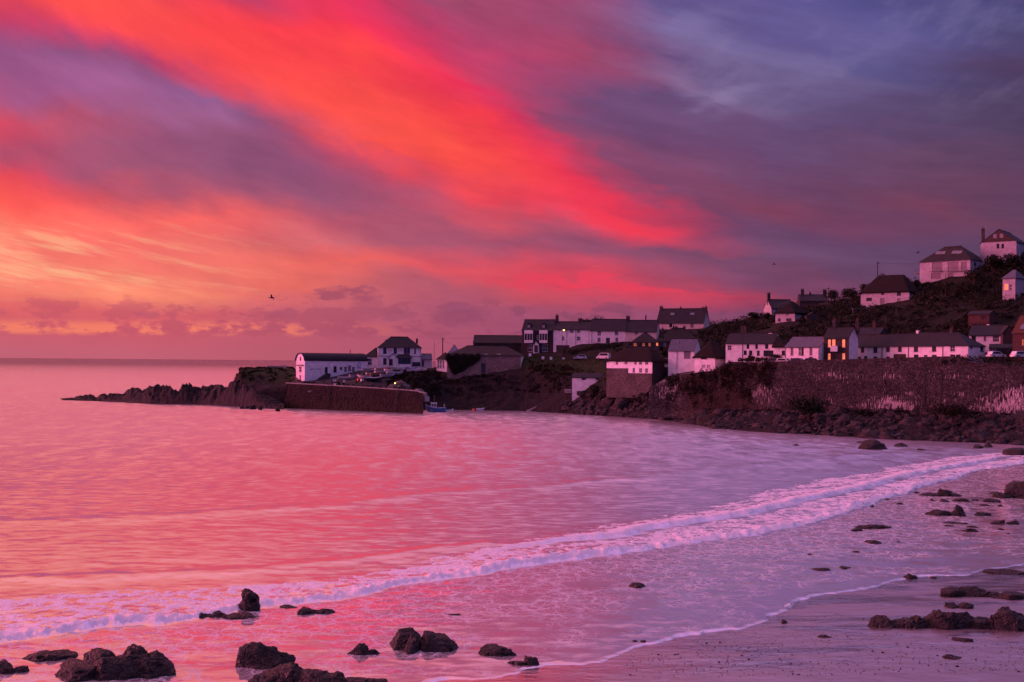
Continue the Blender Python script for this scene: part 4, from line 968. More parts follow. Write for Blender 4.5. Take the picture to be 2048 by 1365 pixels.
KEEP = []
class Frame:
    """a house's own axes: x along its front, y into it, z up; origin at the front left corner"""
    def __init__(s, tf, xl, xr, yb, D, th):
        a = tf(xl, yb); b = tf(xr, yb)
        if D is None: D = terr_D(a[0], a[1]) - 4.5
        s.tf = tf; s.O = P(a[0], a[1], D); th = R(th)
        s.ex = Vector((math.cos(th), -math.sin(th), 0)); s.ey = Vector((math.sin(th), math.cos(th), 0)); s.th = th
        s.L = s.hit(xr, yb)[0]
    def hit(s, x, y, plane='f', off=0.0):
        px, py = s.tf(x, y); d = ray(px, py)
        n, o = (s.ey, s.O + s.ey * off) if plane == 'f' else (s.ex, s.O + s.ex * off)
        h = CAM + d * ((o - CAM).dot(n) / d.dot(n)); r = h - s.O
        return (r.dot(s.ex) if plane == 'f' else r.dot(s.ey)), r.z
KX, KY, KZ = Vector((1, 0, 0)), Vector((0, 1, 0)), Vector((0, 0, 1))
def panel(mb, o, du, dn, L, z0, z1, opens, rev=0.16):
    us = sorted({0.0, L} | {min(max(v, 0), L) for q in opens for v in q[:2]}); zs = sorted({z0, z1} | {min(max(v, z0), z1) for q in opens for v in q[2:4]})
    o = Vector(o)
    for i in range(len(us) - 1):
        for j in range(len(zs) - 1):
            u, zc = (us[i] + us[i+1]) / 2, (zs[j] + zs[j+1]) / 2
            if any(a < u < b and c < zc < d for a, b, c, d in opens): continue
            mb.add([o + du*us[i] + KZ*zs[j], o + du*us[i+1] + KZ*zs[j], o + du*us[i+1] + KZ*zs[j+1], o + du*us[i] + KZ*zs[j+1]], [(0,1,2,3)])
    for a, b, c, d in opens:
        c_ = [o + du*u + KZ*zz for u, zz in ((a,c),(b,c),(b,d),(a,d))]
        mb.add(c_ + [p + dn*rev for p in c_], [(0,1,5,4),(1,2,6,5),(2,3,7,6),(3,0,4,7)])
def window(root, o, du, dn, q, kind, host):
    """one window or door set into its opening: frame, pane, sill"""
    a, b, c, d = q; w_, h_ = b - a, d - c
    if kind in ('door', 'garage', 'door_white'):
        mb = MB(); mb.obox(o, du, dn, a + 0.02, b - 0.02, 0.09, 0.14, c, d - 0.02)
        dr = mb.build('door', {'door': 'dark_paint', 'garage': 'timber', 'door_white': 'white_paint'}[kind], root)
        if kind != 'garage':
            mb = MB(); mb.obox(o, du, dn, b - 0.18, b - 0.12, 0.04, 0.09, c + h_*0.45, c + h_*0.52); mb.build('handle', 'iron', dr)
        else:
            for k in range(1, 4):
                mb = MB(); mb.obox(o, du, dn, a + w_*k/4 - 0.02, a + w_*k/4 + 0.02, 0.07, 0.09, c, d - 0.02); mb.build('batten', 'dark_paint', dr)
        return
    fm = {'w': 'white_paint', 'k': 'dark_paint', 'lit': 'white_paint', 'dim': 'dark_paint', 'o': 'wood_frame', 'p': 'white_paint', 'olit': 'wood_frame'}[kind]
    pm = {'w': 'pane_dark', 'k': 'pane_dark', 'lit': 'pane_lit', 'dim': 'pane_dim', 'o': 'pane_pale', 'p': 'pane_pale', 'olit': 'pane_dim'}[kind]
    t_ = min(0.07, w_ * 0.12); mb = MB()
    for u0, u1, z0, z1 in ((a, a+t_, c, d), (b-t_, b, c, d), (a+t_, b-t_, c, c+t_), (a+t_, b-t_, d-t_, d)):
        mb.obox(o, du, dn, u0, u1, 0.07, 0.13, z0, z1)
    nb = max(1, int(round(w_ / 0.75)))
    for k in range(1, nb + 1):
        if nb + 1 > 1 and (nb > 1 or w_ > 0.55):
            u = a + w_ * k / (nb + 1); mb.obox(o, du, dn, u - 0.02, u + 0.02, 0.08, 0.12, c + t_, d - t_)
    mb.obox(o, du, dn, a + t_, b - t_, 0.075, 0.125, c + h_*0.5 - 0.03, c + h_*0.5 + 0.03)
    wn = mb.build('window', fm, root)
    mb = MB(); mb.obox(o, du, dn, a + 0.01, b - 0.01, 0.118, 0.15, c + 0.01, d - 0.01); mb.build('pane', pm, wn)
    mb = MB(); mb.obox(o, du, dn, a - 0.08, b + 0.08, -0.06, 0.06, c - 0.08, c - 0.002); mb.build('sill', 'concrete' if kind != 'k' else 'dark_paint', wn)

def slate_roof(L, dep, ze, rise, kind, ov=0.25, og=0.12, th=0.14, axis='x'):
    """closed roof body; kind: gable, hip, hipL, hipR"""
    mb = MB()
    sw = (lambda x, y, zz: (x, y, zz)) if axis == 'x' else (lambda x, y, zz: (y, x, zz))
    if axis == 'y': L, dep = dep, L
    xl, xr = -(ov if kind in ('hip', 'hipL') else og), L + (ov if kind in ('hip', 'hipR') else og)
    sl = rise / (dep / 2); z0 = ze - ov * sl
    hl_ = dep / 2 if kind in ('hip', 'hipL') else None; hr = dep / 2 if kind in ('hip', 'hipR') else None
    if hl_ is not None and hr is not None and hl_ + hr > L - 0.6: hl_ = hr = (L - 0.6) / 2
    rx0 = xl if hl_ is None else hl_; rx1 = xr if hr is None else L - hr
    A, B, C_, D_ = (xl, -ov), (xr, -ov), (xr, dep + ov), (xl, dep + ov); zr = ze + rise; m_ = dep / 2
    vs = [sw(*A, z0), sw(*B, z0), sw(*C_, z0), sw(*D_, z0), sw(rx0, m_, zr), sw(rx1, m_, zr)]
    vs += [(x, y, zz - th) for x, y, zz in vs]
    fs = [(0,1,5,4), (2,3,4,5), (0,6,7,1), (2,8,9,3), (7,6,10,11), (9,8,11,10)]
    fs += [(3,0,4), (6,9,10)] if hl_ is not None else [(3,0,6,9)[:0] or (0,4,10,6), (4,3,9,10)]
    fs += [(1,2,5), (8,7,11)] if hr is not None else [(1,7,11,5), (5,11,8,2)]
    if hl_ is not None: fs.append((3,9,6,0))
    if hr is not None: fs.append((1,7,8,2))
    mb.add(vs, fs)
    return mb, (rx0, rx1, m_, zr)
def thatch_roof(L, dep, ze, rise, kind, seed, ov=0.45):
    nx, ny = 34, 22
    xs = np.linspace(-ov, L + ov, nx); ys = np.linspace(-ov, dep + ov, ny); X, Y = np.meshgrid(xs, ys)
    sl = rise / (dep / 2)
    pl = [(Y + 0) * sl, (dep - Y) * sl]
    if kind in ('hip', 'hipL'): pl.append((X + 0) * sl * 1.25)
    if kind in ('hip', 'hipR'): pl.append((L - X) * sl * 1.25)
    kk = 5.0; zz = -np.log(sum(np.exp(-kk * p) for p in pl)) / kk
    pts = np.stack([X.ravel(), Y.ravel(), np.zeros(X.size)], 1)
    Zt = zz.ravel() + ze + 0.28 + fbm(pts * 0.7 + seed, 3, seed) * 0.10
    V = np.stack([X.ravel(), Y.ravel(), Zt], 1); Fq = grid_faces(ny, nx)
    Vb = V.copy(); Vb[:, 2] -= 0.34; n = len(V)
    ii = np.arange(n).reshape(ny, nx); rim = np.concatenate([ii[0, :-1], ii[:-1, -1], ii[-1, :0:-1], ii[:0:-1, 0]])
    sk = np.array([[rim[k], rim[(k + 1) % len(rim)], rim[(k + 1) % len(rim)] + n, rim[k] + n] for k in range(len(rim))])
    return np_mesh('roof', np.concatenate([V, Vb]), np.concatenate([Fq, Fq[:, ::-1] + n, sk[:, ::-1]])), (0, L, dep / 2, ze + rise)

def house(name, label, tf, front, D, th, dep, roof='gable', wallm='whitewash', roofm='slate', wins=(), rwins=(), lwins=(), chims=(), sky=(), pipes=(), axis='x',
          sidem=None, sink=3.0, group=None, cat='house', lower=None, chimm='stone_dark', ridge=True, clad=None):
    xl, xr, yb, ye, yr = front
    fr = Frame(tf, xl, xr, yb, D, th); L = fr.L
    ze = fr.hit(xl, ye)[1]
    mid = fr.O + fr.ex * (L / 2) + fr.ey * (dep / 2 if axis == 'x' else 0)
    pxm, pym = tf((xl + xr) / 2, yr); zr = zat(pxm, pym, mid.y) - fr.O.z
    rise = max(zr - ze, 0.8)
    KEEP.append((tf(xl, 0)[0] - 2, fr.hit and tf(xr, 0)[0] + (tf(xr, 0)[0] - tf(xl, 0)[0]) * 0.12, tf(0, ye)[1] - 4, tf(0, yb)[1], fr.O.y))
    if D is None: sink = 8.0
    root = empty(name, fr.O, -fr.th); tag(root, label, cat, group)
    def op(spec, plane, off):
        out = []
        for q in spec:
            (u0, z1), (u1, z0) = fr.hit(q[0], q[1], plane, off), fr.hit(q[2], q[3], plane, off)
            u0, u1 = min(u0, u1), max(u0, u1); Lm = L if plane == 'f' else dep
            u0, u1 = max(u0, 0.12), min(u1, Lm - 0.12); z0 = max(z0, 0.0)
            if u1 - u0 > 0.2 and z1 - z0 > 0.2: out.append(((u0, u1, z0, z1), q[4] if len(q) > 4 else 'w'))
        return out
    fw = op(wins, 'f', 0); rw = op(rwins, 's', L); lw = op(lwins, 's', 0)
    mb = MB(); ms_ = MB()
    panel(mb, (0, 0, 0), KX, KY, L, -sink, ze, [a for a, _ in fw])
    sd_ = ms_ if sidem else mb
    panel(sd_, (L, 0, 0), KY, -KX, dep, -sink, ze, [a for a, _ in rw]); panel(sd_, (0, 0, 0), KY, KX, dep, -sink, ze, [a for a, _ in lw]); panel(sd_, (0, dep, 0), KX, -KY, L, -sink, ze, [])
    if clad:                                               # timbered gable, proud of the wall
        mc = MB(); mc.add([(0.02, -0.06, ze), (L - 0.02, -0.06, ze), (L / 2, -0.06, ze + rise - 0.1), (0.02, -0.004, ze), (L - 0.02, -0.004, ze), (L / 2, -0.004, ze + rise - 0.1)], [(0,1,2),(0,3,4,1),(1,4,5,2),(2,5,3,0)]); gc = mc.build('gable_cladding', clad, root)
        for du_ in (-0.9, 0.9):
            mc = MB(); mc.box(L/2 + du_ - .5, L/2 + du_ + .5, -0.10, -0.062, ze + rise*.3, ze + rise*.3 + 1.2); mc.build('gable_window', 'pane_pale', gc)
    if roof in ('gable', 'hipL', 'hipR'):
        if axis == 'x':
            if roof != 'hipL': sd_.add([(0, 0, ze), (0, dep, ze), (0, dep / 2, ze + rise - 0.05)], [(0, 1, 2)])
            if roof != 'hipR': sd_.add([(L, 0, ze), (L, dep, ze), (L, dep / 2, ze + rise - 0.05)], [(0, 1, 2)])
            if roof == 'hipL': sd_.add([(L, 0, ze), (L, dep, ze), (L, dep / 2, ze + rise - 0.05)], [(0, 1, 2)])
            if roof == 'hipR': sd_.add([(0, 0, ze), (0, dep, ze), (0, dep / 2, ze + rise - 0.05)], [(0, 1, 2)])
        else:
            mb.add([(0, 0, ze), (L, 0, ze), (L / 2, 0, ze + rise - 0.05)], [(0, 1, 2)]); mb.add([(0, dep, ze), (L, dep, ze), (L / 2, dep, ze + rise - 0.05)], [(0, 1, 2)])
    mb.build('wall', wallm, root)
    if sidem: ms_.build('side_wall', sidem, root)
    if lower:                                              # bare stone plinth below a whitewashed upper storey
        for (x0, x1, yt) in lower:
            u0, zt = fr.hit(x0, yt); u1, _ = fr.hit(x1, yt); m2 = MB()
            m2.obox((0, 0, 0), KX, KY, max(u0, 0.0), min(u1, L), -0.09, -0.004, -sink, zt); m2.build('plinth', 'stone_plinth', root)
    for q, k in fw: window(root, Vector((0, 0, 0)), KX, KY, q, k, 'f')
    for q, k in rw: window(root, Vector((L, 0, 0)), KY, -KX, q, k, 's')
    for q, k in lw: window(root, Vector((0, 0, 0)), KY, KX, q, k, 's')
    if roofm == 'thatch':
        me, inf = thatch_roof(L, dep, ze, rise, roof, hash(label) % 97); rf = mesh_obj('roof', me, 'thatch', root, smooth=True)
    else:
        m3, inf = slate_roof(L, dep, ze, rise, roof, axis=axis); rf = m3.build('roof', roofm, root)
        if ridge:
            m4 = MB(); x0, x1, m_, zr_ = inf
            if axis == 'x': m4.box(x0, x1, m_ - 0.13, m_ + 0.13, zr_ - 0.06, zr_ + 0.09)
            else: m4.box(m_ - 0.13, m_ + 0.13, x0, x1, zr_ - 0.06, zr_ + 0.09)
            m4.build('ridge_tiles', 'slate_brown', rf)
        if roof in ('hip', 'gable') and axis == 'x':
            m5 = MB(); m5.tube((-.2, -.33, ze - 0.32), (L + .2, -.33, ze - 0.32), 0.06, n=5); m5.build('gutter', 'dark_paint', rf)
    for c in chims:
        xa, yt, xb = c[:3]; offy = dep / 2 if axis == 'x' else dep * 0.5
        offy = c[3] * dep if len(c) > 3 else offy
        (u0, zt), (u1, _) = fr.hit(xa, yt, 'f', offy), fr.hit(xb, yt, 'f', offy)
        w_ = max(u1 - u0, 0.45); dpt = max(0.55, min(0.9, w_)); zb = ze + rise * 0.35 if axis == 'x' else ze - 0.6
        m6 = MB(); pot = min(0.45, (zt - zb) * 0.25); zc = zt - pot
        m6.box(u0, u1, offy - dpt / 2, offy + dpt / 2, zb, zc - 0.12); m6.box(u0 - 0.06, u1 + 0.06, offy - dpt/2 - 0.06, offy + dpt/2 + 0.06, zc - 0.12, zc)
        ch = m6.build('chimney', c[4] if len(c) > 4 else chimm, rf)
        m7 = MB()
        for k in range(2 if w_ > 0.7 else 1):
            ux = u0 + w_ * ((k + 0.5) / (2 if w_ > 0.7 else 1)); m7.tube((ux, offy, zc - 0.02), (ux, offy, zt), 0.14, 0.11, 8)
        if len(m7.vs): m7.build('chimney_pots', 'brick', root).parent = rf
    for q in sky:                                           # roof windows lying on the front slope
        sl = rise / (dep / 2)
        def slope_hit(x, y):
            px, py = tf(x, y); d = ray(px, py); o_ = fr.O + KZ * ze; n_ = (KZ - fr.ey * sl)
            h = CAM + d * ((o_ - CAM).dot(n_) / d.dot(n_)); r = h - fr.O
            return r.dot(fr.ex), r.dot(fr.ey)
        (u0, v1), (u1, v0) = slope_hit(q[0], q[1]), slope_hit(q[2], q[3])
        m8 = MB(); nn = Vector((0, -sl, 1)).normalized()
        cs = [Vector((u, v, ze + v * sl)) for u, v in ((u0, v0), (u1, v0), (u1, v1), (u0, v1))]
        m8.add([c_ + nn * 0.0 for c_ in cs] + [c_ + nn * 0.10 for c_ in cs], [(4,5,6,7),(0,1,5,4),(1,2,6,5),(2,3,7,6),(3,0,4,7)]); sk_ = m8.build('roof_window', 'dark_paint', root); sk_.parent = rf
        ce = sum(cs, Vector()) / 4; m9 = MB(); m9.add([ce + (c_ - ce) * 0.84 + nn * 0.112 for c_ in cs], [(0,1,2,3)]); m9.build('roof_glass', 'skylight_glass', rf)
    for xp in pipes:
        u, _ = fr.hit(xp, yb); mp = MB(); mp.tube((u, -0.07, 0), (u, -0.07, ze - 0.3), 0.045, n=5); mp.build('drainpipe', 'dark_paint', root)
    return root, fr, ze, rise, rf
def text(root, s_, fr, tf, x0, y0, x1, y1, m_, off=-0.03, plane='f'):
    (u0, z1), (u1, z0) = fr.hit(x0, y0), fr.hit(x1, y1)
    cu_ = bpy.data.curves.new('lettering', 'FONT'); cu_.body = s_; cu_.size = 1.0; cu_.extrude = 0.0
    tmp = bpy.data.objects.new('lettering', cu_); COL.objects.link(tmp)
    dg = bpy.context.evaluated_depsgraph_get(); me = bpy.data.meshes.new_from_object(tmp.evaluated_get(dg)); bpy.data.objects.remove(tmp)
    a = np.empty(len(me.vertices) * 3, np.float32); me.vertices.foreach_get('co', a); a = a.reshape(-1, 3); lo, hi = a.min(0), a.max(0)
    b = np.stack([(a[:, 0] - lo[0]) / (hi[0] - lo[0]) * (u1 - u0) + u0, np.full(len(a), off), (a[:, 1] - lo[1]) / (hi[1] - lo[1]) * (z1 - z0) + z0], 1)
    me.vertices.foreach_set('co', np.ascontiguousarray(b, np.float32).ravel()); me.materials.clear(); me.update()
    return mesh_obj('lettering', me, m_, root)

# --- lifeboat house: long barrel-roofed hall, gable to the sea
root = None
fr = Frame(Z1, 297, 1043, 730, 377.0, -35); L = fr.L; dep = 6.4
root = empty('lifeboat_house', fr.O, -fr.th); tag(root, 'long white lifeboat house with a rounded roof at the pier', 'building')
ze = fr.hit(297, 495)[1]; top = zat(*Z1(300, 415), fr.O.y) - fr.O.z + 0.25
opens = []
for q in [(540,570,575,652,'door'),(645,560,682,632,'k'),(722,568,748,600,'k'),(775,565,806,628,'w'),(870,565,902,628,'w')]:
    (u0, z1), (u1, z0) = fr.hit(q[0], q[1]), fr.hit(q[2], q[3]); opens.append(((u0, u1, z0, z1), q[4]))
lop = []
W_ = dep
for y0, y1, z0, z1, k in ((2.3, 4.1, ze*0.42, ze*0.70, 'w'), (2.65, 3.75, 0.0, ze*0.26, 'door')): lop.append(((y0, y1, z0, z1), k))
mb = MB(); panel(mb, (0,0,0), KX, KY, L, -3, ze, [a for a, _ in opens]); panel(mb, (0,0,0), KY, KX, dep, -3, ze, [a for a, _ in lop]); panel(mb, (L,0,0), KY, -KX, dep, -3, ze, []); panel(mb, (0,dep,0), KX, -KY, L, -3, ze, [])
NA = 14; arc = [(dep/2 - dep/2*math.cos(math.pi*i/NA), ze + (top - ze) * math.sin(math.pi*i/NA)) for i in range(NA + 1)]
for xx in (0.0, L): mb.add([(xx, y, zz) for y, zz in arc], [tuple(range(NA + 1))])
mb.build('wall', 'whitewash', root)
mb = MB(); sl_ = []
for xx in (-0.35, L + 0.3):
    for sc, dz in ((1.05, 0.12), (1.0, 0.0)):
        o = len(mb.vs); mb.vs += [(xx, dep/2 + (y - dep/2)*sc*1.02, ze + (zz - ze)*sc + dz - 0.02) for y, zz in arc]; sl_.append(o)
n_ = NA + 1
for i in range(NA):
    mb.fs += [(sl_[0]+i, sl_[0]+i+1, sl_[2]+i+1, sl_[2]+i), (sl_[1]+i, sl_[1]+i+1, sl_[3]+i+1, sl_[3]+i), (sl_[0]+i, sl_[0]+i+1, sl_[1]+i+1, sl_[1]+i), (sl_[2]+i, sl_[2]+i+1, sl_[3]+i+1, sl_[3]+i)]
mb.fs += [(sl_[0], sl_[1], sl_[3], sl_[2]), (sl_[0]+NA, sl_[1]+NA, sl_[3]+NA, sl_[2]+NA)]
mb.build('roof', 'slate', root)
mb = MB(); mb.obox((0,0,0), KY, KX, 1.0, dep - 1.0, -0.5, -0.003, ze*0.74, ze*0.80); mb.build('ledge', 'dark_paint', root)
mb = MB(); mb.obox((0,0,0), KY, KX, 2.75, 3.65, -0.05, -0.002, ze*1.0, ze*1.0 + 1.3); wn = mb.build('window', 'dark_paint', root)
mb = MB(); mb.obox((0,0,0), KY, KX, 2.87, 3.53, -0.065, -0.052, ze + 0.1, ze + 1.2); mb.build('pane', 'pane_dark', wn)
for q, k in opens: window(root, Vector((0,0,0)), KX, KY, q, k, 'f')
for q, k in lop: window(root, Vector((0,0,0)), KY, KX, q, k, 's')
text(root, 'THE', fr, Z1, 350, 560, 372, 577, 'boat_blue'); text(root, 'LIFEBOAT HOUSE', fr, Z1, 345, 588, 488, 605, 'boat_blue')
(u0, z1), (u1, z0) = fr.hit(820, 550), fr.hit(855, 620)
mb = MB(); mb.obox((0,0,0), KX, KY, u0, u1, -0.04, -0.003, z0, z1); nb = mb.build('notice_board', 'concrete', root)
mb = MB()
for k in range(5): mb.obox((0,0,0), KX, KY, u0 + .1, u1 - .1 - .12*(k % 2), -0.052, -0.042, z0 + (z1-z0)*(k*.18+.08), z0 + (z1-z0)*(k*.18+.15))
mb.build('print', 'timber', nb)
u, zz = fr.hit(955, 538); mb = MB(); mb.tube((u, -0.06, zz), (u, -0.003, zz), 0.62, 0.62, 20); em = mb.build('emblem', 'boat_blue', root)
mb = MB(); mb.tube((u, -0.075, zz), (u, -0.062, zz), 0.42, 0.42, 20); mb.build('emblem_disc', 'whitewash', em)
mb = MB(); mb.obox((0,0,0), KX, KY, u - 0.75, u + 0.75, -0.03, -0.003, zz - 1.25, zz - 0.95); mb.build('nameplate', 'boat_blue', root)
p0 = fr.hit(435, 722); p1 = fr.hit(545, 645)
mb = MB(); mb.add([(p0[0], -1.3, p0[1]-2), (p1[0]+1.2, -1.3, p0[1]-2), (p1[0]+1.2, -1.3, p1[1]), (p1[0], -1.3, p1[1]), (p0[0], -0.01, p0[1]-2), (p1[0]+1.2, -0.01, p0[1]-2), (p1[0]+1.2, -0.01, p1[1]), (p1[0], -0.01, p1[1]), (p0[0], -1.3, p0[1]), (p0[0], -0.01, p0[1])],
   [(0,1,2,3,8),(4,9,7,6,5),(3,2,6,7),(8,3,7,9),(1,5,6,2),(0,8,9,4)]); mb.build('entrance_ramp', 'stone_dark', root)
mb = MB(); u, zz = fr.hit(900, 420); mb.tube((u, dep/2, top - .2), (u, dep/2, top + 1.4), 0.12); mb.build('flue', 'iron', root)

# --- the hotel above the harbour
root, fr, ze, rise, rf = house('hotel', 'white hotel with a dark hipped roof above the boats', Z1, (1180, 1700, 560, 325, 205), 396, -8, 8.5, 'hip', roofm='slate',
  wins=[(1243,338,1283,408,'k'),(1368,338,1408,408,'k'),(1490,338,1528,410,'k'),(1530,338,1566,410,'k'),(1618,345,1636,408,'k'),(1243,462,1283,540,'k'),(1592,510,1690,560,'k')], chims=[(1265,235,1290,0.5),(1638,215,1662,0.5)], pipes=(1186, 1692), cat='hotel')
text(root, 'PARIS', fr, Z1, 1297, 362, 1355, 382, 'sign_red'); text(root, 'HOTEL', fr, Z1, 1412, 362, 1476, 382, 'sign_red')
(u0, z0), (u1, _) = fr.hit(1182, 438), fr.hit(1700, 438); mb = MB(); mb.box(u0, u1, -0.05, -0.003, z0 - 0.09, z0 + 0.09); mb.build('band', 'dark_paint', root)
def porch(root, fr, tf, x0, x1, yb, ye, ya, out, door, m_='whitewash'):
    (u0, ze_), (u1, _) = fr.hit(x0, ye), fr.hit(x1, ye); za = fr.hit((x0 + x1) / 2, ya)[1]; zb = fr.hit(x0, yb)[1]
    mb = MB(); mb.box(u0, u1, -out, -0.01, zb - 2, ze_); mb.add([(u0, -out, ze_), (u1, -out, ze_), ((u0+u1)/2, -out, za)], [(0,1,2)]); pb = mb.build('porch', m_, root)
    mb = MB(); c = (u0 + u1) / 2
    for sg, ue in ((-1, u0 - .2), (1, u1 + .2)):
        zz = ze_ - 0.2 * (za - ze_) / ((u1 - u0) / 2)
        mb.add([(ue, -out - .2, zz), (c, -out - .2, za), (c, 0.02, za), (ue, 0.02, zz), (ue, -out - .2, zz + .12), (c, -out - .2, za + .14), (c, 0.02, za + .14), (ue, 0.02, zz + .12)], [(0,1,2,3),(4,7,6,5),(0,4,5,1),(0,3,7,4),(1,5,6,2)])
    mb.build('porch_roof', 'slate', pb)
    (a, zt), (b, z0) = fr.hit(door[0], door[1]), fr.hit(door[2], door[3]); mb = MB(); mb.box(a, b, -out - .04, -out - .004, z0, zt); mb.build('porch_door', 'dark_paint', pb)
porch(root, fr, Z1, 1297, 1420, 556, 465, 410, 1.8, (1310, 472, 1355, 552))
(u0, zt), (u1, zb) = fr.hit(1422, 458), fr.hit(1568, 548)
mb = MB(); mb.box(u0, u1, -1.7, -0.01, zb - 2, zb + 0.35); sp_ = mb.build('sun_room', 'whitewash', root)
mb = MB(); mb.box(u0 + .05, u1 - .05, -1.62, -0.01, zb + 0.35, zt); mb.build('glazing', 'pane_dark', sp_)
for k in range(5):
    mb = MB(); u = u0 + (u1 - u0) * k / 4; mb.box(u - .05, u + .05, -1.69, -1.60, zb + .35, zt); mb.build('mullion', 'dark_paint', sp_)
za = fr.hit(1500, 415)[1]; mb = MB(); mb.add([(u0 - .9, -2.0, zt), (u1 + .6, -2.0, zt), (u1 + .6, 0, zt), (u0 - .9, 0, zt), (u0, -0.02, za), (u1 - .3, -0.02, za)], [(0,1,5,4),(1,2,5),(3,0,4),(0,3,2,1),(2,3,4,5)]); mb.build('sun_room_roof', 'slate', sp_)
house('hotel_wing', 'lower left wing of the white hotel with a sloping roof', Z1, (1010, 1178, 560, 440, 340), 397.5, -8, 7.5, 'hipL', wins=[(1055,465,1106,546,'w')], chims=[], cat='house')
house('outbuilding', 'small pale gabled outbuilding at the right end of the hotel', Z1, (1702, 1830, 575, 470, 410), 398, -8, 6, 'gable', 'greywash', 'slate_blue', wins=[(1703,490,1735,565,'door')])
# --- low cottage with the pink lit front
house('cottage', 'white gabled cottage right of the tall telegraph pole', Z2, (268, 440, 600, 470, 362), 389, -6, 9, 'gable', 'greywash', 'slate_blue', wins=[(340,405,374,465,'k')], axis='y')
house('cottage_annex', 'pink lit annex with large windows on the low cottage', Z2, (170, 272, 618, 500, 440), 383.5, 24, 5, 'hip', 'whitewash', 'slate_brown', wins=[(178,515,198,600,'w'),(203,515,222,600,'w'),(228,515,247,600,'w')])
# --- stone buildings of the old pilchard cellars
house('stone_barn', 'long dark stone barn behind the hip roofed stone house', Z2, (545, 1040, 440, 332, 262), 402, 3, 9, 'gable', 'stone_dark', 'slate_brown', wins=[(855,345,910,368,'k')], chims=[(448,320,456,0.5)][:0], cat='barn')
house('stone_house', 'big stone house with ivy and a low hipped roof over the harbour', Z2, (277, 1030, 660, 458, 368), 373, 6, 11, 'hip', 'stone', 'slate_brown', wins=[(625,548,672,642,'k'),(540,452,580,466,'p'),(655,450,692,466,'p'),(785,450,825,466,'p')], sidem='whitewash', sink=6, cat='house')
# --- upper row on the hill road
root, fr, ze, rise, rf = house('inn', 'dark brick inn with two pale bay windows and dormers', Z2, (1042, 1362, 440, 205, 100), 392, 13, 9, 'gable', 'brick_dark', 'slate', wins=[(1105,355,1160,430,'w'),(1252,355,1306,430,'w'),(1195,262,1222,305,'w')], chims=[(1390,45,1418,0.5)], pipes=(1046,), cat='inn')
for (x0, x1) in ((1073, 1160), (1225, 1310)):
    (u0, zt), (u1, _) = fr.hit(x0, 210), fr.hit(x1, 210); zs = [fr.hit(x0, y)[1] for y in (245, 248, 306, 312, 340)]
    mb = MB(); mb.box(u0, u1, -0.75, -0.005, zs[0], zt); mb.box(u0, u1, -0.75, -0.005, zs[4], zs[3]); bw = mb.build('bay_window', 'whitewash', root)
    mb = MB(); mb.box(u0 + .08, u1 - .08, -0.66, -0.005, zs[3], zs[0]); mb.build('pane', 'pane_dark', bw)
    for k in range(4):
        mb = MB(); u = u0 + .06 + (u1 - u0 - .12) * k / 3; mb.box(u - .05, u + .05, -0.72, -0.655, zs[3], zs[0]); mb.build('mullion', 'white_paint', bw)
    xm = (x0 + x1) / 2
    (a, z1), (b, z0) = fr.hit(xm - 14, 155, 'f', 1.2), fr.hit(xm + 14, 203, 'f', 1.2); mb = MB(); mb.box(a - .15, b + .15, 1.0, 3.2, z0, z1); mb.add([(a - .35, .95, z1), (b + .35, .95, z1), ((a+b)/2, .95, z1 + .8), (a - .35, 3.4, z1), (b + .35, 3.4, z1), ((a+b)/2, 3.4, z1 + .8)], [(0,1,2),(0,2,5,3),(1,4,5,2)]); dm = mb.build('dormer', 'slate', root); dm.parent = rf
    mb = MB(); mb.box(a, b, 0.93, 0.985, z0 + .1, z1 - .05); mb.build('dormer_window', 'pane_pale', rf)
porch(root, fr, Z2, 1166, 1222, 440, 358, 318, 0.9, (1176, 365, 1214, 438), 'white_paint')
house('town_house', 'white house with a garage and a forked drainpipe, beside the inn', Z2, (1364, 1748, 438, 197, 120), 389.6, 13, 9, 'gable', 'whitewash', 'slate', wins=[(1450,273,1478,312),(1535,200,1575,236),(1605,200,1643,236),(1605,273,1643,314),(1395,362,1530,436,'garage')], chims=[(1622,78,1662,0.5)], pipes=(1500, 1590, 1728))
house('town_house', 'white house with a dark centre door and four windows on the upper row', Z3, (2, 453, 685, 517, 376), 386.6, 13, 9, 'gable', 'whitewash', 'slate', wins=[(95,530,142,585),(315,526,362,580),(95,615,136,668),(205,615,255,684,'door'),(325,613,364,667)], chims=[(465,322,510,0.5)], pipes=(20,))
house('town_house', 'cream house end of the upper row, half hidden by brown roofs', Z3, (455, 850, 685, 527, 388), 384, 13, 9, 'gable', 'cream', 'slate', wins=[(570,532,615,572)], chims=[(708,315,722,0.5)])
root, fr, ze, rise, rf = house('hill_house', 'cream house with a huge slate roof, two roof windows and four chimneys', Z3, (850, 1455, 518, 420, 240), 408, 22, 9, 'gable', 'cream', 'slate', wins=[(1015,435,1052,477,'k'),(1285,430,1326,482,'o')], chims=[(895,200,932,0.5),(1152,210,1172,0.5),(1432,210,1458,0.5),(1470,205,1500,0.5)], sky=[(1030,296,1082,330),(1285,295,1337,327)])
house('garage', 'flat low cream lean-to beside the huge slate roof', Z3, (1462, 1606, 505, 458, 447), 410, 10, 4, 'gable', 'cream', 'slate', wins=[(1505,465,1550,490,'k')], ridge=False, cat='garage')
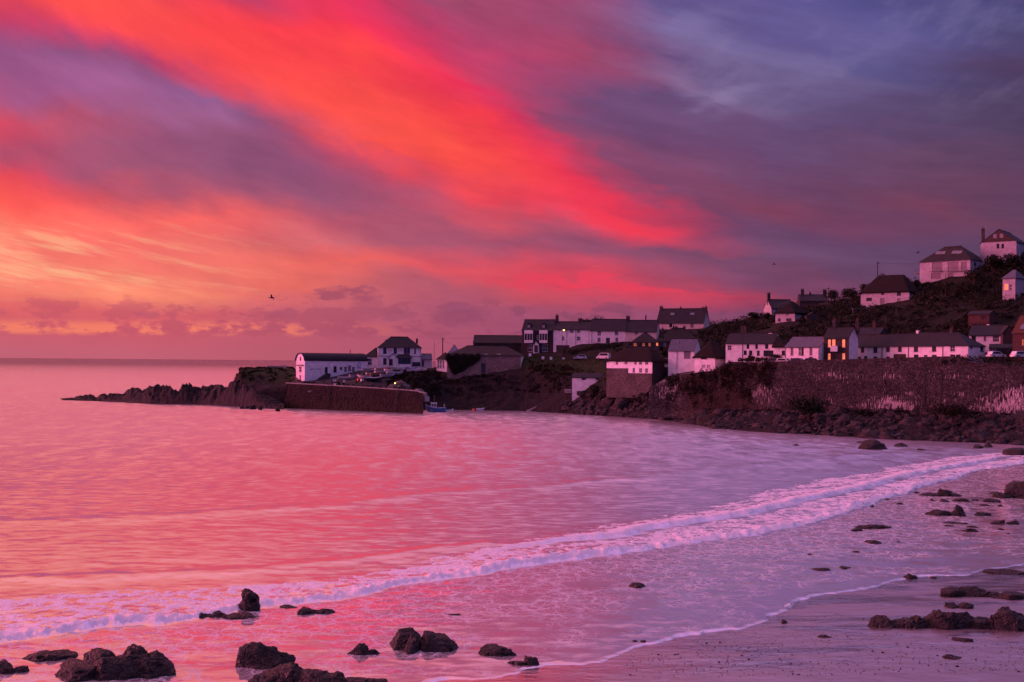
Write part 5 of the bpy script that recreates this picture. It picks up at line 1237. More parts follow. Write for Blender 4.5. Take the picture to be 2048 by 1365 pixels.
# --- brown roofs in the middle
house('brown_cottage', 'stone cottage with a brown hipped roof and glowing windows', Z3, (528, 880, 728, 662, 550), 352, 8, 7, 'hip', 'stone_dark', 'slate_brown', wins=[(556,682,600,722,'dim'),(668,682,704,722,'dim'),(745,680,780,722,'dim'),(845,664,884,718,'lit')], chims=[(915,478,945,0.5)])
house('brown_house', 'brown roofed house behind the glowing cottage', Z3, (850, 1400, 740, 648, 490), 366, 8, 9, 'hip', 'stone_dark', 'slate_brown', wins=[(935,665,975,740,'o')], chims=[(1062,445,1082,0.5),(1088,458,1122,0.5),(1190,455,1226,0.5)])
# --- thatched house on the harbour edge
root, fr, ze, rise, rf = house('thatched_house', 'thatched house with pink lit upper storey and stone base on the harbour edge', Z3, (212, 795, 1190, 900, 742), 330, 40, 8.5, 'hip', 'whitewash', 'thatch',
  wins=[(330,905,362,957),(440,905,480,952),(565,905,597,957),(628,905,666,958),(705,905,746,958),(545,1000,577,1058),(628,1003,666,1058),(705,1005,742,1062),(270,1020,306,1086),(440,1002,476,1056),(312,1005,390,1070)],
  rwins=[(950,880,1006,950)], lower=[(205, 488, 1003), (488, 800, 1066)], sidem='stone_dark', sink=4)
(y0, z1), (y1, z0) = fr.hit(955, 957, 's', fr.L), fr.hit(1010, 990, 's', fr.L); mb = MB(); mb.obox((fr.L, 0, 0), KY, -KX, y0, y1, -0.06, -0.004, z0, z1); mb.build('sign_board', 'white_paint', root)
house('slate_cottage', 'white cottage with blue slate roof between the two thatched houses', Z3, (1000, 1332, 1010, 772, 627), 322, 22, 8, 'gable', 'whitewash', 'slate_blue', wins=[(1205,787,1287,880,'o')], sky=[(1120,655,1140,682)], pipes=(1112,), sink=4)
house('thatched_cottage', 'round thatched cottage with a deep dark roof and blue side wall', Z3, (1335, 1600, 1000, 845, 600), 312, 36, 9, 'hip', 'whitewash', 'thatch', wins=[(1420,850,1495,888,'k'),(1432,962,1476,1000,'p'),(1496,962,1538,1000,'p')], rwins=[(1622,835,1650,880,'k')], sink=4)
# --- seafront row
house('long_house', 'long lilac white house with a big bay window behind a hedge', Z4, (200, 818, 622, 424, 295), 306, 26, 8, 'gable', 'whitewash', 'slate', wins=[(225,455,277,515),(468,432,503,496,'k'),(580,432,613,496,'k'),(705,432,746,496,'k'),(432,522,470,576,'k'),(500,522,541,576,'k'),(600,522,636,592,'door'),(685,520,815,596,'k')], chims=[(400,195,470,0.75),(758,278,800,0.5,'whitewash')], pipes=(415,))
house('thatched_cottage', 'narrow thatched cottage joined to the long lilac white house', Z4, (818, 965, 622, 468, 335), 297, 28, 8, 'hipR', 'whitewash', 'thatch', wins=[(918,522,960,582,'k')])
house('seafront_house', 'bright pink lit house with a blue slate roof and tall bay', Z4, (962, 1398, 662, 467, 342), 289, 42, 8, 'gable', 'whitewash', 'slate_blue', wins=[(1032,485,1068,582,'o'),(1135,482,1165,585,'w'),(1168,482,1200,585,'k'),(1275,485,1311,582,'o'),(1030,618,1062,658,'k'),(1130,625,1190,658,'k'),(1265,602,1316,652,'k')], pipes=(965, 1392), chims=[])
root, fr, ze, rise, rf = house('stone_villa', 'dark stone house with tall orange lit windows', Z4, (1458, 1778, 652, 352, 222), 284, 30, 8.5, 'gable', 'brick_dark', 'slate_brown', sidem='whitewash', wins=[(1508,380,1546,482,'lit'),(1560,378,1605,462,'lit'),(1690,378,1729,482,'lit'),(1508,556,1543,650,'lit'),(1690,556,1729,648,'lit'),(1585,560,1616,650,'door')], chims=[(1570,105,1616,0.5),(1868,105,1910,0.5)])
(u0, z1), (u1, z0) = fr.hit(1553, 465), fr.hit(1640, 535); mb = MB(); mb.box(u0, u1, -0.8, -0.005, z0, z1); mb.build('balcony', 'white_paint', root)
TG = 'white terrace above the sea wall'
house('terraced_house', 'terraced house with white walls next to the dark stone villa', Z5, (2, 376, 606, 427, 291), 292, 45, 8, 'gable', 'whitewash', 'slate', wins=[(128,436,166,502,'k'),(275,432,323,506,'k'),(87,550,128,604,'k'),(165,545,204,604,'door'),(275,550,322,604,'k')], pipes=(8, 372), group=TG)
house('back_cottage', 'dark roofed cottage just behind the first terraced house, two chimneys', Z5, (60, 340, 330, 290, 205), 303, 35, 8, 'gable', 'stone_dark', 'slate', chims=[(76,100,106,0.5),(272,122,304,0.5,'brick')])
house('terraced_house', 'terraced house with a wide dark garage door', Z5, (379, 680, 602, 419, 280), 283.0, 45, 8, 'gable', 'whitewash', 'slate', wins=[(425,424,469,493,'k'),(565,424,609,493,'k'),(512,521,660,600,'garage'),(425,550,469,600,'k')], pipes=(384,), group=TG)
house('terraced_house', 'terraced house with a whitewashed chimney on its left party wall', Z5, (684, 1084, 598, 416, 265), 276.0, 45, 8, 'gable', 'whitewash', 'slate', wins=[(752,422,801,493,'k'),(965,420,1014,491,'k'),(752,527,806,592,'k'),(870,532,913,592,'door'),(965,530,1021,592,'k')], chims=[(785,222,812,0.5,'whitewash')], pipes=(688,), group=TG)
house('terraced_house', 'hip roofed end house of the white terrace with a blue side wall', Z5, (1088, 1390, 590, 414, 262), 267.0, 45, 8.5, 'hipR', 'whitewash', 'slate', wins=[(1180,418,1236,491,'w'),(1180,527,1240,580,'k'),(1248,527,1300,580,'k')], rwins=[(1420,430,1440,455,'k'),(1535,420,1568,490,'k')], chims=[(1180,200,1216,0.5)], pipes=(1092,), group=TG)
house('white_house', 'pink white house behind the end of the terrace with wide window', Z5, (1400, 1790, 400, 292, 176), 286, 30, 9, 'gable', 'whitewash', 'slate', sink=5.5, wins=[(1430,305,1482,372,'k'),(1575,305,1602,365,'o'),(1680,305,1756,376,'w')], chims=[(1612,150,1642,0.5,'whitewash')])
house('garden_house', 'gabled dark garden house right of the pink white house', Z5, (1800, 1935, 400, 262, 182), 280, 10, 6, 'gable', 'brick_dark', 'slate', sink=5.5, axis='y', wins=[(1640,440,1720,500,'k')][:0])
house('brick_house', 'orange roofed brick house cut by the right edge with a lit window', Z5, (1912, 2330, 500, 262, 60), 262, 42, 10, 'gable', 'brick', 'tile_orange', wins=[(2018,345,2060,420,'dim'),(2090,345,2150,430,'k')], sky=[(2020,170,2080,235)])
house('veranda', 'low dark veranda with posts between terrace end and brick house', Z5, (1640, 1900, 520, 440, 400), 271, 25, 4, 'gable', 'brick_dark', 'slate', wins=[(1655,450,1720,505,'w'),(1750,450,1800,505,'k'),(1830,450,1890,505,'k')], ridge=False)
house('brick_shed', 'small brick shed alone on the dark hill slope', Z5, (1392, 1640, 140, 46, 12), None, 40, 5, 'gable', 'brick', 'slate_brown', wins=[(1540,70,1605,105,'k')], cat='shed')
# --- houses on the hill
house('hill_cottage', 'white gabled cottage on the skyline with a thin chimney', Z6, (160, 330, 712, 655, 596), None, -6, 8, 'gable', 'whitewash_shaded', 'slate', chims=[(130,540,150,0.5)], wins=[(190,665,200,690,'k')])
house('thatched_cottage', 'small thatched cottage on the ridge, pink lit front', Z6, (190, 335, 765, 692, 600), None, 40, 9, 'hip', 'whitewash_shaded', 'thatch', wins=[(268,690,290,718),(210,738,228,758,'k'),(270,738,310,756,'k')], rwins=[(365,740,405,755,'k')])
house('hill_house', 'dark long house with three chimneys on the ridge', Z6, (372, 580, 640, 602, 560), None, 8, 8, 'gable', 'stone_dark', 'slate', chims=[(380,512,403,0.5),(443,535,456,0.5),(545,515,571,0.5)])
house('shed', 'little gabled shed beside the small ridge cottage', Z6, (425, 520, 752, 715, 690), None, 5, 4, 'gable', 'timber', 'slate', axis='y', cat='shed', wins=[(455,722,490,750,'k')])
house('thatched_house', 'white cottage on the hill under a heavy dark thatched roof', Z6, (828, 1190, 642, 538, 412), None, 40, 9, 'hip', 'whitewash_shaded', 'thatch', wins=[(975,586,1006,636,'o'),(1100,586,1126,634,'o'),(1098,540,1128,566,'k'),(870,583,911,606,'k'),(980,540,1003,560,'k')], rwins=[(1232,575,1250,603,'k')], chims=[(975,398,1002,0.5)])
root, fr, ze, rise, rf = house('hill_villa', 'large hip roofed hillside villa with wood framed windows and balconies', Z6, (1268, 1645, 470, 312, 200), None, 46, 10, 'hip', 'whitewash_shaded', 'slate_brown',
  wins=[(1362,320,1438,382,'o'),(1478,317,1560,382,'o'),(1578,314,1622,380,'o'),(1355,400,1426,438,'o'),(1478,398,1521,434,'o')], rwins=[(1674,315,1690,342,'k'),(1738,315,1752,348,'k')], sky=[(1395,238,1420,260),(1430,238,1456,260),(1515,233,1545,256),(1550,233,1580,256)])
for (xa, xb) in ((1352, 1440), (1468, 1628)):
    (u0, z0), (u1, _) = fr.hit(xa, 385), fr.hit(xb, 385); mb = MB(); mb.box(u0, u1, -1.0, -0.005, z0 - 0.15, z0); bl = mb.build('balcony', 'concrete', root)
    mb = MB(); mb.box(u0, u1, -1.0, -0.96, z0 + .9, z0 + .96)
    for k in range(int((u1 - u0) / 0.5) + 1): u = u0 + 0.02 + (u1 - u0 - 0.04) * k / int((u1 - u0) / 0.5); mb.box(u - .02, u + .02, -1.0, -0.96, z0, z0 + .9)
    mb.build('railing', 'iron', bl)
(u0, z0), (u1, _) = fr.hit(1243, 395), fr.hit(1268, 395)
mb = MB(); mb.box(u0 - .8, 0.0, 0.2, 5.0, z0 - .2, z0); tr = mb.build('terrace_deck', 'concrete', root)
mb = MB(); mb.box(u0 - .8, 0, 0.2, 0.24, z0 + .95, z0 + 1.0)
for k in range(6): u = u0 - .78 + (-u0 + .76) * k / 5; mb.box(u - .02, u + .02, 0.2, 0.24, z0, z0 + .95)
mb.build('railing', 'iron', tr)
house('hill_house', 'tall gabled house at the top of the hill with dark timbered gable', Z6, (1722, 1990, 290, 172, 72), None, 38, 12, 'gable', 'whitewash_shaded', 'slate', axis='y', chims=[(1733,58,1752,0.15)], wins=[(1843,180,1864,212,'k'),(1880,180,1899,212,'k'),(1800,258,1830,288,'k')], clad='timber')
house('bungalow', 'little house at the right edge on the slope with one orange window', Z6, (1888, 1982, 552, 432, 372), None, 45, 7, 'hip', 'whitewash_shaded', 'slate_blue', wins=[(1898,478,1930,526,'lit'),(1938,480,1958,530,'w')])
# white shed by the shore
house('boat_shed', 'plain white shed with two small high windows above the rocks', Z2, (1557, 1862, 850, 686, 645), 346, 10, 5, 'gable', 'whitewash', 'slate', wins=[(1655,692,1700,716,'k'),(1800,692,1840,716,'k')], cat='shed', ridge=False)

# ------------------------------------------------------------------ vegetation
def leaf_mesh(name, C, Rad, per, size, seed=1, shell=0.55):
    """leaf-sized quads spread through ellipsoids C (centres) with radii Rad"""
    g = np.random.default_rng(seed); n = len(C) * per
    idx = np.repeat(np.arange(len(C)), per)
    d = g.normal(size=(n, 3)); d /= np.linalg.norm(d, axis=1)[:, None]
    r = shell + (1 - shell) * g.random(n) ** 0.6 + 0.12 * g.normal(size=n)
    c = C[idx] + d * Rad[idx] * r[:, None]
    a = g.normal(size=(n, 3)); a /= np.linalg.norm(a, axis=1)[:, None]
    b = np.cross(a, d + 0.8 * g.normal(size=(n, 3))); b /= np.maximum(np.linalg.norm(b, axis=1), 1e-6)[:, None]
    s = (size * (0.6 + 0.8 * g.random(n)))[:, None]
    V = np.stack([c - a*s*0.9, c + b*s*0.45, c + a*s*1.0, c - b*s*0.45], 1).reshape(-1, 3)
    return np_mesh(name, V, np.arange(n * 4).reshape(-1, 4))
def scatter(n, pxr_, rr_, rad, seed):
    g = np.random.default_rng(seed); px = g.uniform(*pxr_, n); r = g.uniform(*rr_, n)
    c = terr(px, r); s = rad[0] + (rad[1] - rad[0]) * g.random(n) ** 2
    keep = vnoise(c * 0.09, seed) > -0.72
    qx = c[:, 0] / c[:, 1] * F + 1024; qy = 716 + 0.0082 * qx - (c[:, 2] + s * 0.9 - H) / c[:, 1] * F
    for x0, x1, y0, y1, D0 in KEEP:                     # gardens: nothing grows right in front of a house
        keep &= ~((qx > x0) & (qx < x1) & (qy < y1 - 1) & (qy > y0 - 25) & (c[:, 1] < D0 + 3))
    c = c[keep]; s = s[keep]
    return c + np.stack([s * 0, s * 0, s * 0.35], 1), np.stack([s * 1.25, s * 1.1, s * (0.6 + 0.4 * g.random(len(s)))], 1)
parts = [scatter(3400, (1400, 2400), (5.05, 7.0), (0.5, 1.9), 5), scatter(520, (1130, 1420), (5.5, 7.0), (0.4, 1.2), 6), scatter(420, (1600, 2400), (6.2, 7.05), (0.8, 2.2), 9)]
C = np.concatenate([p[0] for p in parts]); Q = np.concatenate([p[1] for p in parts])
tag(mesh_obj('undergrowth', leaf_mesh('undergrowth', C, Q, 44, 0.34, 3), 'leaf'), 'dark scrub covering the hill behind the houses', kind='stuff')
parts = [scatter(650, (856, 1300), (2.2, 4.0), (0.3, 0.9), 15), scatter(260, (1345, 2300), (2.3, 3.0), (0.3, 0.8), 16), scatter(240, (470, 600), (3.2, 5.6), (0.25, 0.6), 17), scatter(300, (775, 880), (2.1, 4.3), (0.25, 0.7), 18), scatter(60, (600, 775), (2.2, 3.4), (0.15, 0.35), 19)]
C = np.concatenate([p[0] for p in parts]); Q = np.concatenate([p[1] for p in parts])
tag(mesh_obj('shore_weeds', leaf_mesh('shore_weeds', C, Q, 40, 0.24, 4), 'leaf_brown'), 'brown weeds and brambles on the shore bank and bluff', kind='stuff')
# grass blades on the green bank
g = np.random.default_rng(8); n = 14000
c = terr(g.uniform(1015, 1225, n), g.uniform(3.3, 5.0, n)); a = g.uniform(0, 6.28, n); hh = g.uniform(0.15, 0.4, n); w_ = 0.05
V = np.stack([c + np.stack([-np.cos(a)*w_, -np.sin(a)*w_, 0*a - .05], 1), c + np.stack([np.cos(a)*w_, np.sin(a)*w_, 0*a - .05], 1), c + np.stack([np.sin(a)*.12, np.cos(a)*.12, hh], 1)], 1).reshape(-1, 3)
tag(mesh_obj('grass', np_mesh('grass', V, np.arange(n * 3).reshape(-1, 3)), 'grass'), 'rough grass on the green bank above the harbour', kind='stuff')

def tree(name, label, px, pyb, pyt, wpx, D=None, seed=1, m_='leaf', group=None, lobes=7, cat='tree'):
    D = D or terr_D(px, pyb); p = P(px, pyb, D); k = D / F; h = (pyb - pyt) * k; w_ = wpx * k * 0.5
    root = empty(name, (p.x, p.y, p.z)); tag(root, label, cat, group)
    g = np.random.default_rng(seed); mb = MB(); trunk = h * (0.45 if cat == 'tree' else 0.35)
    mb.tube((0, 0, -0.8), (0, 0, trunk), 0.05 * h + 0.05, 0.03 * h + 0.03)
    C = []; Q = []
    for i in range(lobes):
        a = g.uniform(0, 6.28); rr_ = g.uniform(0.1, 0.62); c_ = (math.cos(a)*rr_*w_, math.sin(a)*rr_*w_*0.8, h * g.uniform(0.42, 0.80) if cat == 'tree' else h * g.uniform(0.25, 0.7))
        mb.tube((0, 0, trunk * 0.9), c_, 0.03 * h, 0.012 * h, 5)
        C.append(c_); s_ = g.uniform(0.28, 0.5); Q.append((w_ * s_ * 1.15, w_ * s_, min(h * 0.3, w_ * s_ * 0.8)))
    mb.build('trunk', 'bark', root)
    mesh_obj('crown', leaf_mesh('crown', np.array(C), np.array(Q), 110, max(0.2, 0.075 * h), seed + 5, 0.35), m_, root)
    return root
TGp = 'trees and shrubs along the skyline'
tree('shrub', 'rounded dark shrub behind the upper row roofs, left', 1172, 650, 636, 44, 425, 31, group=TGp, cat='shrub')
tree('shrub', 'rounded dark shrub behind the upper row roofs, right', 1203, 650, 632, 52, 425, 32, group=TGp, cat='shrub')
tree('shrub', 'low shrub right of the huge slate roof', 1436, 660, 647, 46, None, 33, group=TGp, cat='shrub')
tree('tree', 'small round tree at the left corner of the skyline cottage', 1509, 646, 624, 26, None, 34, group=TGp)
tree('tree', 'bushy tree against the gable of the skyline cottage', 1532, 645, 625, 30, None, 35, group=TGp)
tree('shrub', 'broad shrub left of the small round tree', 1480, 652, 640, 44, None, 36, group=TGp, cat='shrub')
tree('tree', 'wind-bent tree right of the three chimney house', 1668, 605, 580, 40, None, 37, group=TGp)
tree('tree', 'wide tree between three chimney house and thatched hill cottage', 1702, 602, 576, 52, None, 38, group=TGp)
tree('tree', 'dark tree at the left corner of the thatched hill cottage', 1738, 594, 566, 46, None, 39, group=TGp)
tree('shrub', 'shrub between the thatched hill cottage and the villa', 1832, 580, 556, 34, None, 40, group=TGp, cat='shrub')
tree('tree', 'bush like tree in front of the villa side wall', 1948, 572, 540, 50, None, 41, group=TGp)
tree('tree', 'dense tree below the top house', 1985, 548, 512, 60, None, 42, group=TGp)
tree('tree', 'dense tree at the right edge under the top house', 2032, 540, 508, 60, None, 43, group=TGp)
tree('shrub', 'large shrub in front of the villa terrace', 1925, 590, 562, 60, None, 44, group=TGp, cat='shrub')
tree('shrub', 'dark shrub behind the brown roofs', 1465, 668, 648, 60, None, 45, group=TGp, cat='shrub')
tree('shrub', 'big bramble bush climbing the foot of the sea wall', 1618, 832, 788, 96, 258, 46, 'leaf', cat='shrub', lobes=12)
tree('shrub', 'low bramble bush at the sea wall foot near the right edge', 1905, 838, 806, 130, 238, 47, 'leaf_brown', cat='shrub', lobes=14)
tree('shrub', 'bush hiding the lower corner of the white shed', 1195, 792, 766, 50, 341, 48, cat='shrub')
tree('shrub', 'ragged bush on the rocks right of the white shed', 1225, 808, 780, 60, 332, 49, 'leaf_brown', cat='shrub')
tree('shrub', 'round clipped shrub under the bay window of the long house', 1503, 722, 710, 22, 297, 50, cat='shrub')
tree('shrub', 'wide dark shrub before the narrow thatched cottage', 1553, 722, 708, 34, 291, 51, cat='shrub')
def hedge(name, label, pts, rad, n, m_='leaf', seed=3, cat='hedge'):
    """pts: (photo column, photo row of its foot, distance)"""
    g = np.random.default_rng(seed); A = np.array([P(*p)[:] for p in pts]); t_ = np.linspace(0, len(A) - 1.001, n); i = t_.astype(int); f = (t_ - i)[:, None]
    o = A[0].copy(); c = A[i] * (1 - f) + A[i + 1] * f - o
    rr_ = np.interp(t_, np.arange(len(A)), rad) * g.uniform(0.75, 1.15, n)
    c += g.normal(size=c.shape) * np.array([.4, .4, .08]) + np.stack([0*rr_, 0*rr_, rr_ * 0.7], 1)
    root = empty(name, tuple(o)); tag(root, label, cat)
    mesh_obj('foliage', leaf_mesh('foliage', c, np.stack([rr_ * 1.2, rr_, rr_], 1), 90, 0.2, seed), m_, root)
    mb = MB()
    for k in range(0, n, 3): mb.tube((c[k][0], c[k][1], c[k][2] - rr_[k] * 1.2), (c[k][0], c[k][1], c[k][2]), 0.05, 0.03, 5)
    tag(mb.build('stems', 'bark', root), None, kind='stuff'); return root
hedge('hedge', 'dark hedge growing over the right end of the sea wall', [(1890, 727, 250.5), (1935, 730, 248), (2048, 738, 240.5), (2200, 742, 234)], [0.5, 1.2, 1.7, 2.0], 60)
hedge('hedge', 'dark hedge below the white houses of the upper row', [(1130, 708, 377), (1200, 700, 379), (1262, 697, 380)], [0.8, 1.2, 1.0], 34, seed=5)
hedge('hedge', 'garden hedge in front of the long lilac white house', [(1484, 723, 298), (1530, 723, 293), (1570, 724, 288)], [0.5, 0.6, 0.5], 26, seed=6)
# ivy on the stone house, a thick mat in front of its wall
fr = Frame(Z2, 277, 1030, 660, 373, 6); g = np.random.default_rng(12); C = []
for k in range(260):
    x, y = g.uniform(278, 615), g.uniform(468, 640)
    if (x - 278) / 340 + (y - 470) / 210 > 1.12 or (x < 330 and y > 560 + (x - 278)): continue
    u_, z_ = fr.hit(x, y); C.append(fr.O + fr.ex * u_ - fr.ey * 0.15 + KZ * z_)
C = np.array([c[:] for c in C]); o = Vector(C[0])
root = empty('ivy', o); tag(root, 'dark ivy covering the left part of the stone house wall', 'ivy')
mesh_obj('foliage', leaf_mesh('foliage', C - np.array(o[:]), np.full((len(C), 3), 1.0) * np.array([0.8, 0.3, 0.8]), 60, 0.26, 5), 'leaf', root)

# creeper hanging on the plain left part of the sea wall
g = np.random.default_rng(21); C = []; s_a, s_b = (float(np.interp(v, [c[0] for c in SWP], ws)) for v in (1335, 1550))
for k in range(230):
    s_ = g.uniform(s_a, s_b); tz = top_at(s_); zz = tz - abs(g.normal()) * 4.5
    if zz < 3.5: continue
    C.append(wall_at(s_, zz, 0.12)[0][:])
C = np.array(C); root = empty('creeper', tuple(C[0])); tag(root, 'rusty brown creeper on the plain left part of the sea wall', 'creeper')
mesh_obj('foliage', leaf_mesh('foliage', C - C[0], np.full((len(C), 3), 1.0) * np.array([0.7, 0.5, 1.0]), 45, 0.22, 9), 'leaf_brown', root)

# ------------------------------------------------------------------ boats
def hull(L, beam, ht, outer, inner, root, sheer=0.28, thick=0.05, flat=0.35):
    ns = 13; VO = []; VI = []
    for i in range(ns):
        t_ = i / (ns - 1); x = -L / 2 + L * t_
        b = beam / 2 * (math.sin(math.pi * min(0.5, 0.36 + 0.14 * t_ / 0.45)) if t_ < 0.45 else math.cos((t_ - 0.45) / 0.55 * math.pi / 2) ** 0.75)
        b = max(b, 0.03); zt = ht * (1 + sheer * (t_ - 0.4) ** 2 * 4 * (1.3 if t_ > 0.4 else 0.5)); zk = 0.0 if t_ < 0.75 else ht * 0.9 * ((t_ - 0.75) / 0.25) ** 2
        for V_, q in ((VO, 0), (VI, thick)):
            row = []
            for s_ in (-1, -0.82, -0.45, 0, 0.45, 0.82, 1):
                yy = s_ * max(b - q, 0.01); f = abs(s_); zz = zk + (zt - zk) * (0.0 if f < 0.01 else 0.10 if f < 0.5 else 0.52 if f < 0.9 else 1.0)
                row.append((x * (1 - 0.02 * (q > 0)), yy * (1 - 0.12 * (1 - f) if f < 0.9 else 1), zz + (q * 1.2 if f < 0.95 else 0)))
            V_.append(row)
    def skin(rows, name, m_, parent, flip):
        mb = MB()
        for i in range(ns - 1):
            for j in range(6):
                q = [rows[i][j], rows[i+1][j], rows[i+1][j+1], rows[i][j+1]]; mb.add(q, [(0,1,2,3) if not flip else (3,2,1,0)])
        mb.add(rows[0], [tuple(range(7))]); return mb
    mb = skin(VO, 'hull', outer, root, False)
    for i in range(ns - 1):
        for j in (0, 6): mb.add([VO[i][j], VO[i+1][j], VI[i+1][j], VI[i][j]], [(0,1,2,3)])
    h_ = mb.build('hull', outer, root); skin(VI, 'hull_lining', inner, root, True).build('lining', inner, h_)
    mb = MB()
    for i in range(ns - 1):
        for j in (0, 6):
            a, b = Vector(VO[i][j]), Vector(VO[i+1][j]); mb.add([a + Vector((0, 0, .0)), b, b + Vector((0, 0, .07)), a + Vector((0, 0, .07))], [(0,1,2,3)])
    mb.build('gunwale', inner, h_)
    return h_
def rowboat(label, px, py, L, head, outer, inner, D=None, beam=None, ht=0.62, group='small boats laid up on the hard', cover=None, name='rowing_boat', lift=0.0):
    if D is None:
        rr_ = np.linspace(2.0, 5.5, 200); pts = terr(np.full(200, px), rr_); d = ray(px, py); D = float(pts[np.argmin(np.abs(pts[:, 2] - (H + d.z * pts[:, 1])) + np.abs(np.arange(200)) * 1e-4), 1])
    p = P(px, py, D)
    if lift == 0.0: p.z = terr_z(px, D) + 0.18
    root = empty(name, (p.x, p.y, p.z + lift), R(head)); root.rotation_euler = (R(random.uniform(-7, 7)), 0, R(head)); tag(root, label, 'boat', group)
    beam = beam or L * 0.36; hull(L, beam, ht, outer, inner, root)
    for fx in (-0.25, 0.02, 0.26):
        mb = MB(); bw = beam * (0.42 if fx < 0.2 else 0.34); mb.box(fx*L - .12, fx*L + .12, -bw, bw, ht*.62, ht*.68); mb.build('seat', 'boat_wood', root)
    mb = MB(); mb.box(-L*.3, L*.3, -.04, .04, -0.12, 0.02); mb.build('keel', outer, root)
    if cover:
        mb = MB(); n_ = 9
        for i in range(n_):
            t_ = i / (n_ - 1); x = -L*.48 + L*.9*t_; b = beam*.5*(0.95 if t_ < .5 else math.cos((t_-.5)/.5*math.pi/2*.9)) + .06
            mb.vs += [(x, -b, ht*1.0), (x, -b*.5, ht*1.22), (x, 0, ht*1.35), (x, b*.5, ht*1.22), (x, b, ht*1.0)]
        for i in range(n_ - 1):
            for j in range(4): o = i*5 + j; mb.fs.append((o, o+5, o+6, o+1))
        mb.build('cover', cover, root)
    return root
rowboat('dark hulled boat nearest the pier edge', 749, 764, 5.2, 8, 'boat_dark', 'boat_white', D=368, ht=0.9)
rowboat('white open boat behind the dark hulled boat', 729, 757, 4.6, 172, 'boat_white', 'boat_wood', D=370.5, ht=0.8)
rowboat('long white skiff lying along the lifeboat house wall', 693, 751, 5.4, 10, 'boat_white', 'boat_white', D=373)
rowboat('white dinghy third up the hard', 746, 751, 4.4, 20, 'boat_white', 'boat_wood', D=373)
rowboat('narrow white gig slanting up the hard', 768, 749, 6.0, 24, 'boat_white', 'boat_white', D=374)
rowboat('cream dinghy in the middle of the laid-up boats', 783, 746, 4.6, 20, 'boat_white', 'boat_wood', D=375.5)
rowboat('red lined dinghy beside the cream dinghy', 762, 744, 4.2, 30, 'boat_white', 'boat_red', D=377)
rowboat('pale skiff leaning toward the hotel steps', 797, 743, 4.4, 15, 'boat_white', 'boat_white', D=378)
rowboat('teal covered boat in front of the hotel', 803, 740, 5.0, 12, 'boat_teal', 'boat_white', D=379.5, ht=0.9, cover='boat_teal')
rowboat('small white pram behind the teal boat', 816, 738, 3.0, 70, 'boat_white', 'boat_white', D=382)
rowboat('blue covered boat at the right end of the hard', 837, 743, 5.2, 8, 'boat_white', 'boat_white', D=377, ht=0.6, cover='boat_blue')
for k, (lb, px, D, L, hd, mo, mi) in enumerate([('white dinghy with a dark inside near the notice board', 712, 373.5, 4.2, 15, 'boat_white', 'boat_dark'), ('varnished dinghy between the white boats', 754, 372, 4.4, 22, 'boat_wood', 'boat_wood'),
    ('grey punt lowest in the row of boats', 775, 371.5, 4.6, 18, 'boat_white', 'boat_dark'), ('white gig beside the varnished dinghy', 790, 373, 5.4, 20, 'boat_white', 'boat_white'), ('small red dinghy high on the hard', 779, 381, 3.4, 25, 'boat_red', 'boat_white'),
    ('pale boat right in front of the hotel porch', 787, 384, 4.4, 14, 'boat_white', 'boat_wood'), ('white dinghy under the blue covered boat', 827, 374.5, 4.2, 8, 'boat_white', 'boat_white'), ('blue dinghy leaning by the small white pram', 824, 380, 3.6, 30, 'boat_blue', 'boat_white')]):
    rowboat(lb, px, 745, L, hd, mo, mi, D=D, ht=0.75)
rowboat('upturned looking pale boat left of the boats heap', 737, 746, 4.0, 15, 'boat_white', 'boat_dark', D=376.5)
rowboat('long pale boat lying on the grassy bluff', 553, 736, 6.2, 4, 'boat_white', 'boat_wood', D=396, group='small boats laid up on the hard')
rowboat('tiny grey dinghy afloat right of the orange buoy', 961, 819.5, 2.4, 15, 'boat_white', 'boat_white', D=357, ht=0.4, group='boats afloat in the harbour', lift=-0.1, name='dinghy')
# fishing boat
p = ground(871, 824); root = empty('fishing_boat', (p.x, p.y, -0.25), R(180)); tag(root, 'blue fishing boat with white wheelhouse moored at the pier head', 'boat', 'boats afloat in the harbour')
hull(6.0, 2.4, 1.35, 'boat_blue', 'boat_white', root, 0.4)
mb = MB(); mb.box(-.3, 1.3, -.75, .75, .55, 2.75); wh = mb.build('wheelhouse', 'boat_white', root)
mb = MB(); mb.box(-.5, 1.5, -.85, .85, 2.752, 2.88); mb.build('wheelhouse_roof', 'boat_white', wh)
for a in ((-.72, -.76), (.752, .79)):
    for x0 in (-.15, .55):
        mb = MB(); y0, y1 = min(a), max(a); mb.box(x0, x0 + .5, y0 if y0 < 0 else .752, y1 if y0 > 0 else -.752, 1.85, 2.5); mb.build('wheelhouse_window', 'pane_dark', wh)
mb = MB(); mb.tube((.4, 0, 2.85), (.4, 0, 5.0), .05); mb.tube((.4, -.5, 3.6), (.4, .5, 3.6), .03); mb.build('mast', 'boat_wood', root)
mb = MB(); mb.tube((-2.5, -.8, .9), (-2.5, -.8, 2.4), .05); mb.tube((-2.5, .8, .9), (-2.5, .8, 2.4), .05); mb.tube((-2.5, -.85, 2.4), (-2.5, .85, 2.4), .05); mb.build('gantry', 'boat_white', root)
for k, (x, y) in enumerate(((-1.2, -.4), (-1.7, .3), (-1.3, .5), (1.9, .2))):
    mb = MB(); mb.box(x, x + .6, y - .2, y + .25, .75, 1.35 + .2 * (k % 2)); mb.build('fish_box', ('orange_buoy', 'boat_white', 'boat_teal', 'boat_red')[k], root)
rowboat('small grey workboat lying right of the fishing boat', 896, 823.5, 3.2, 5, 'boat_white', 'boat_dark', D=350, ht=0.7, group='boats afloat in the harbour', lift=-0.15, name='workboat')
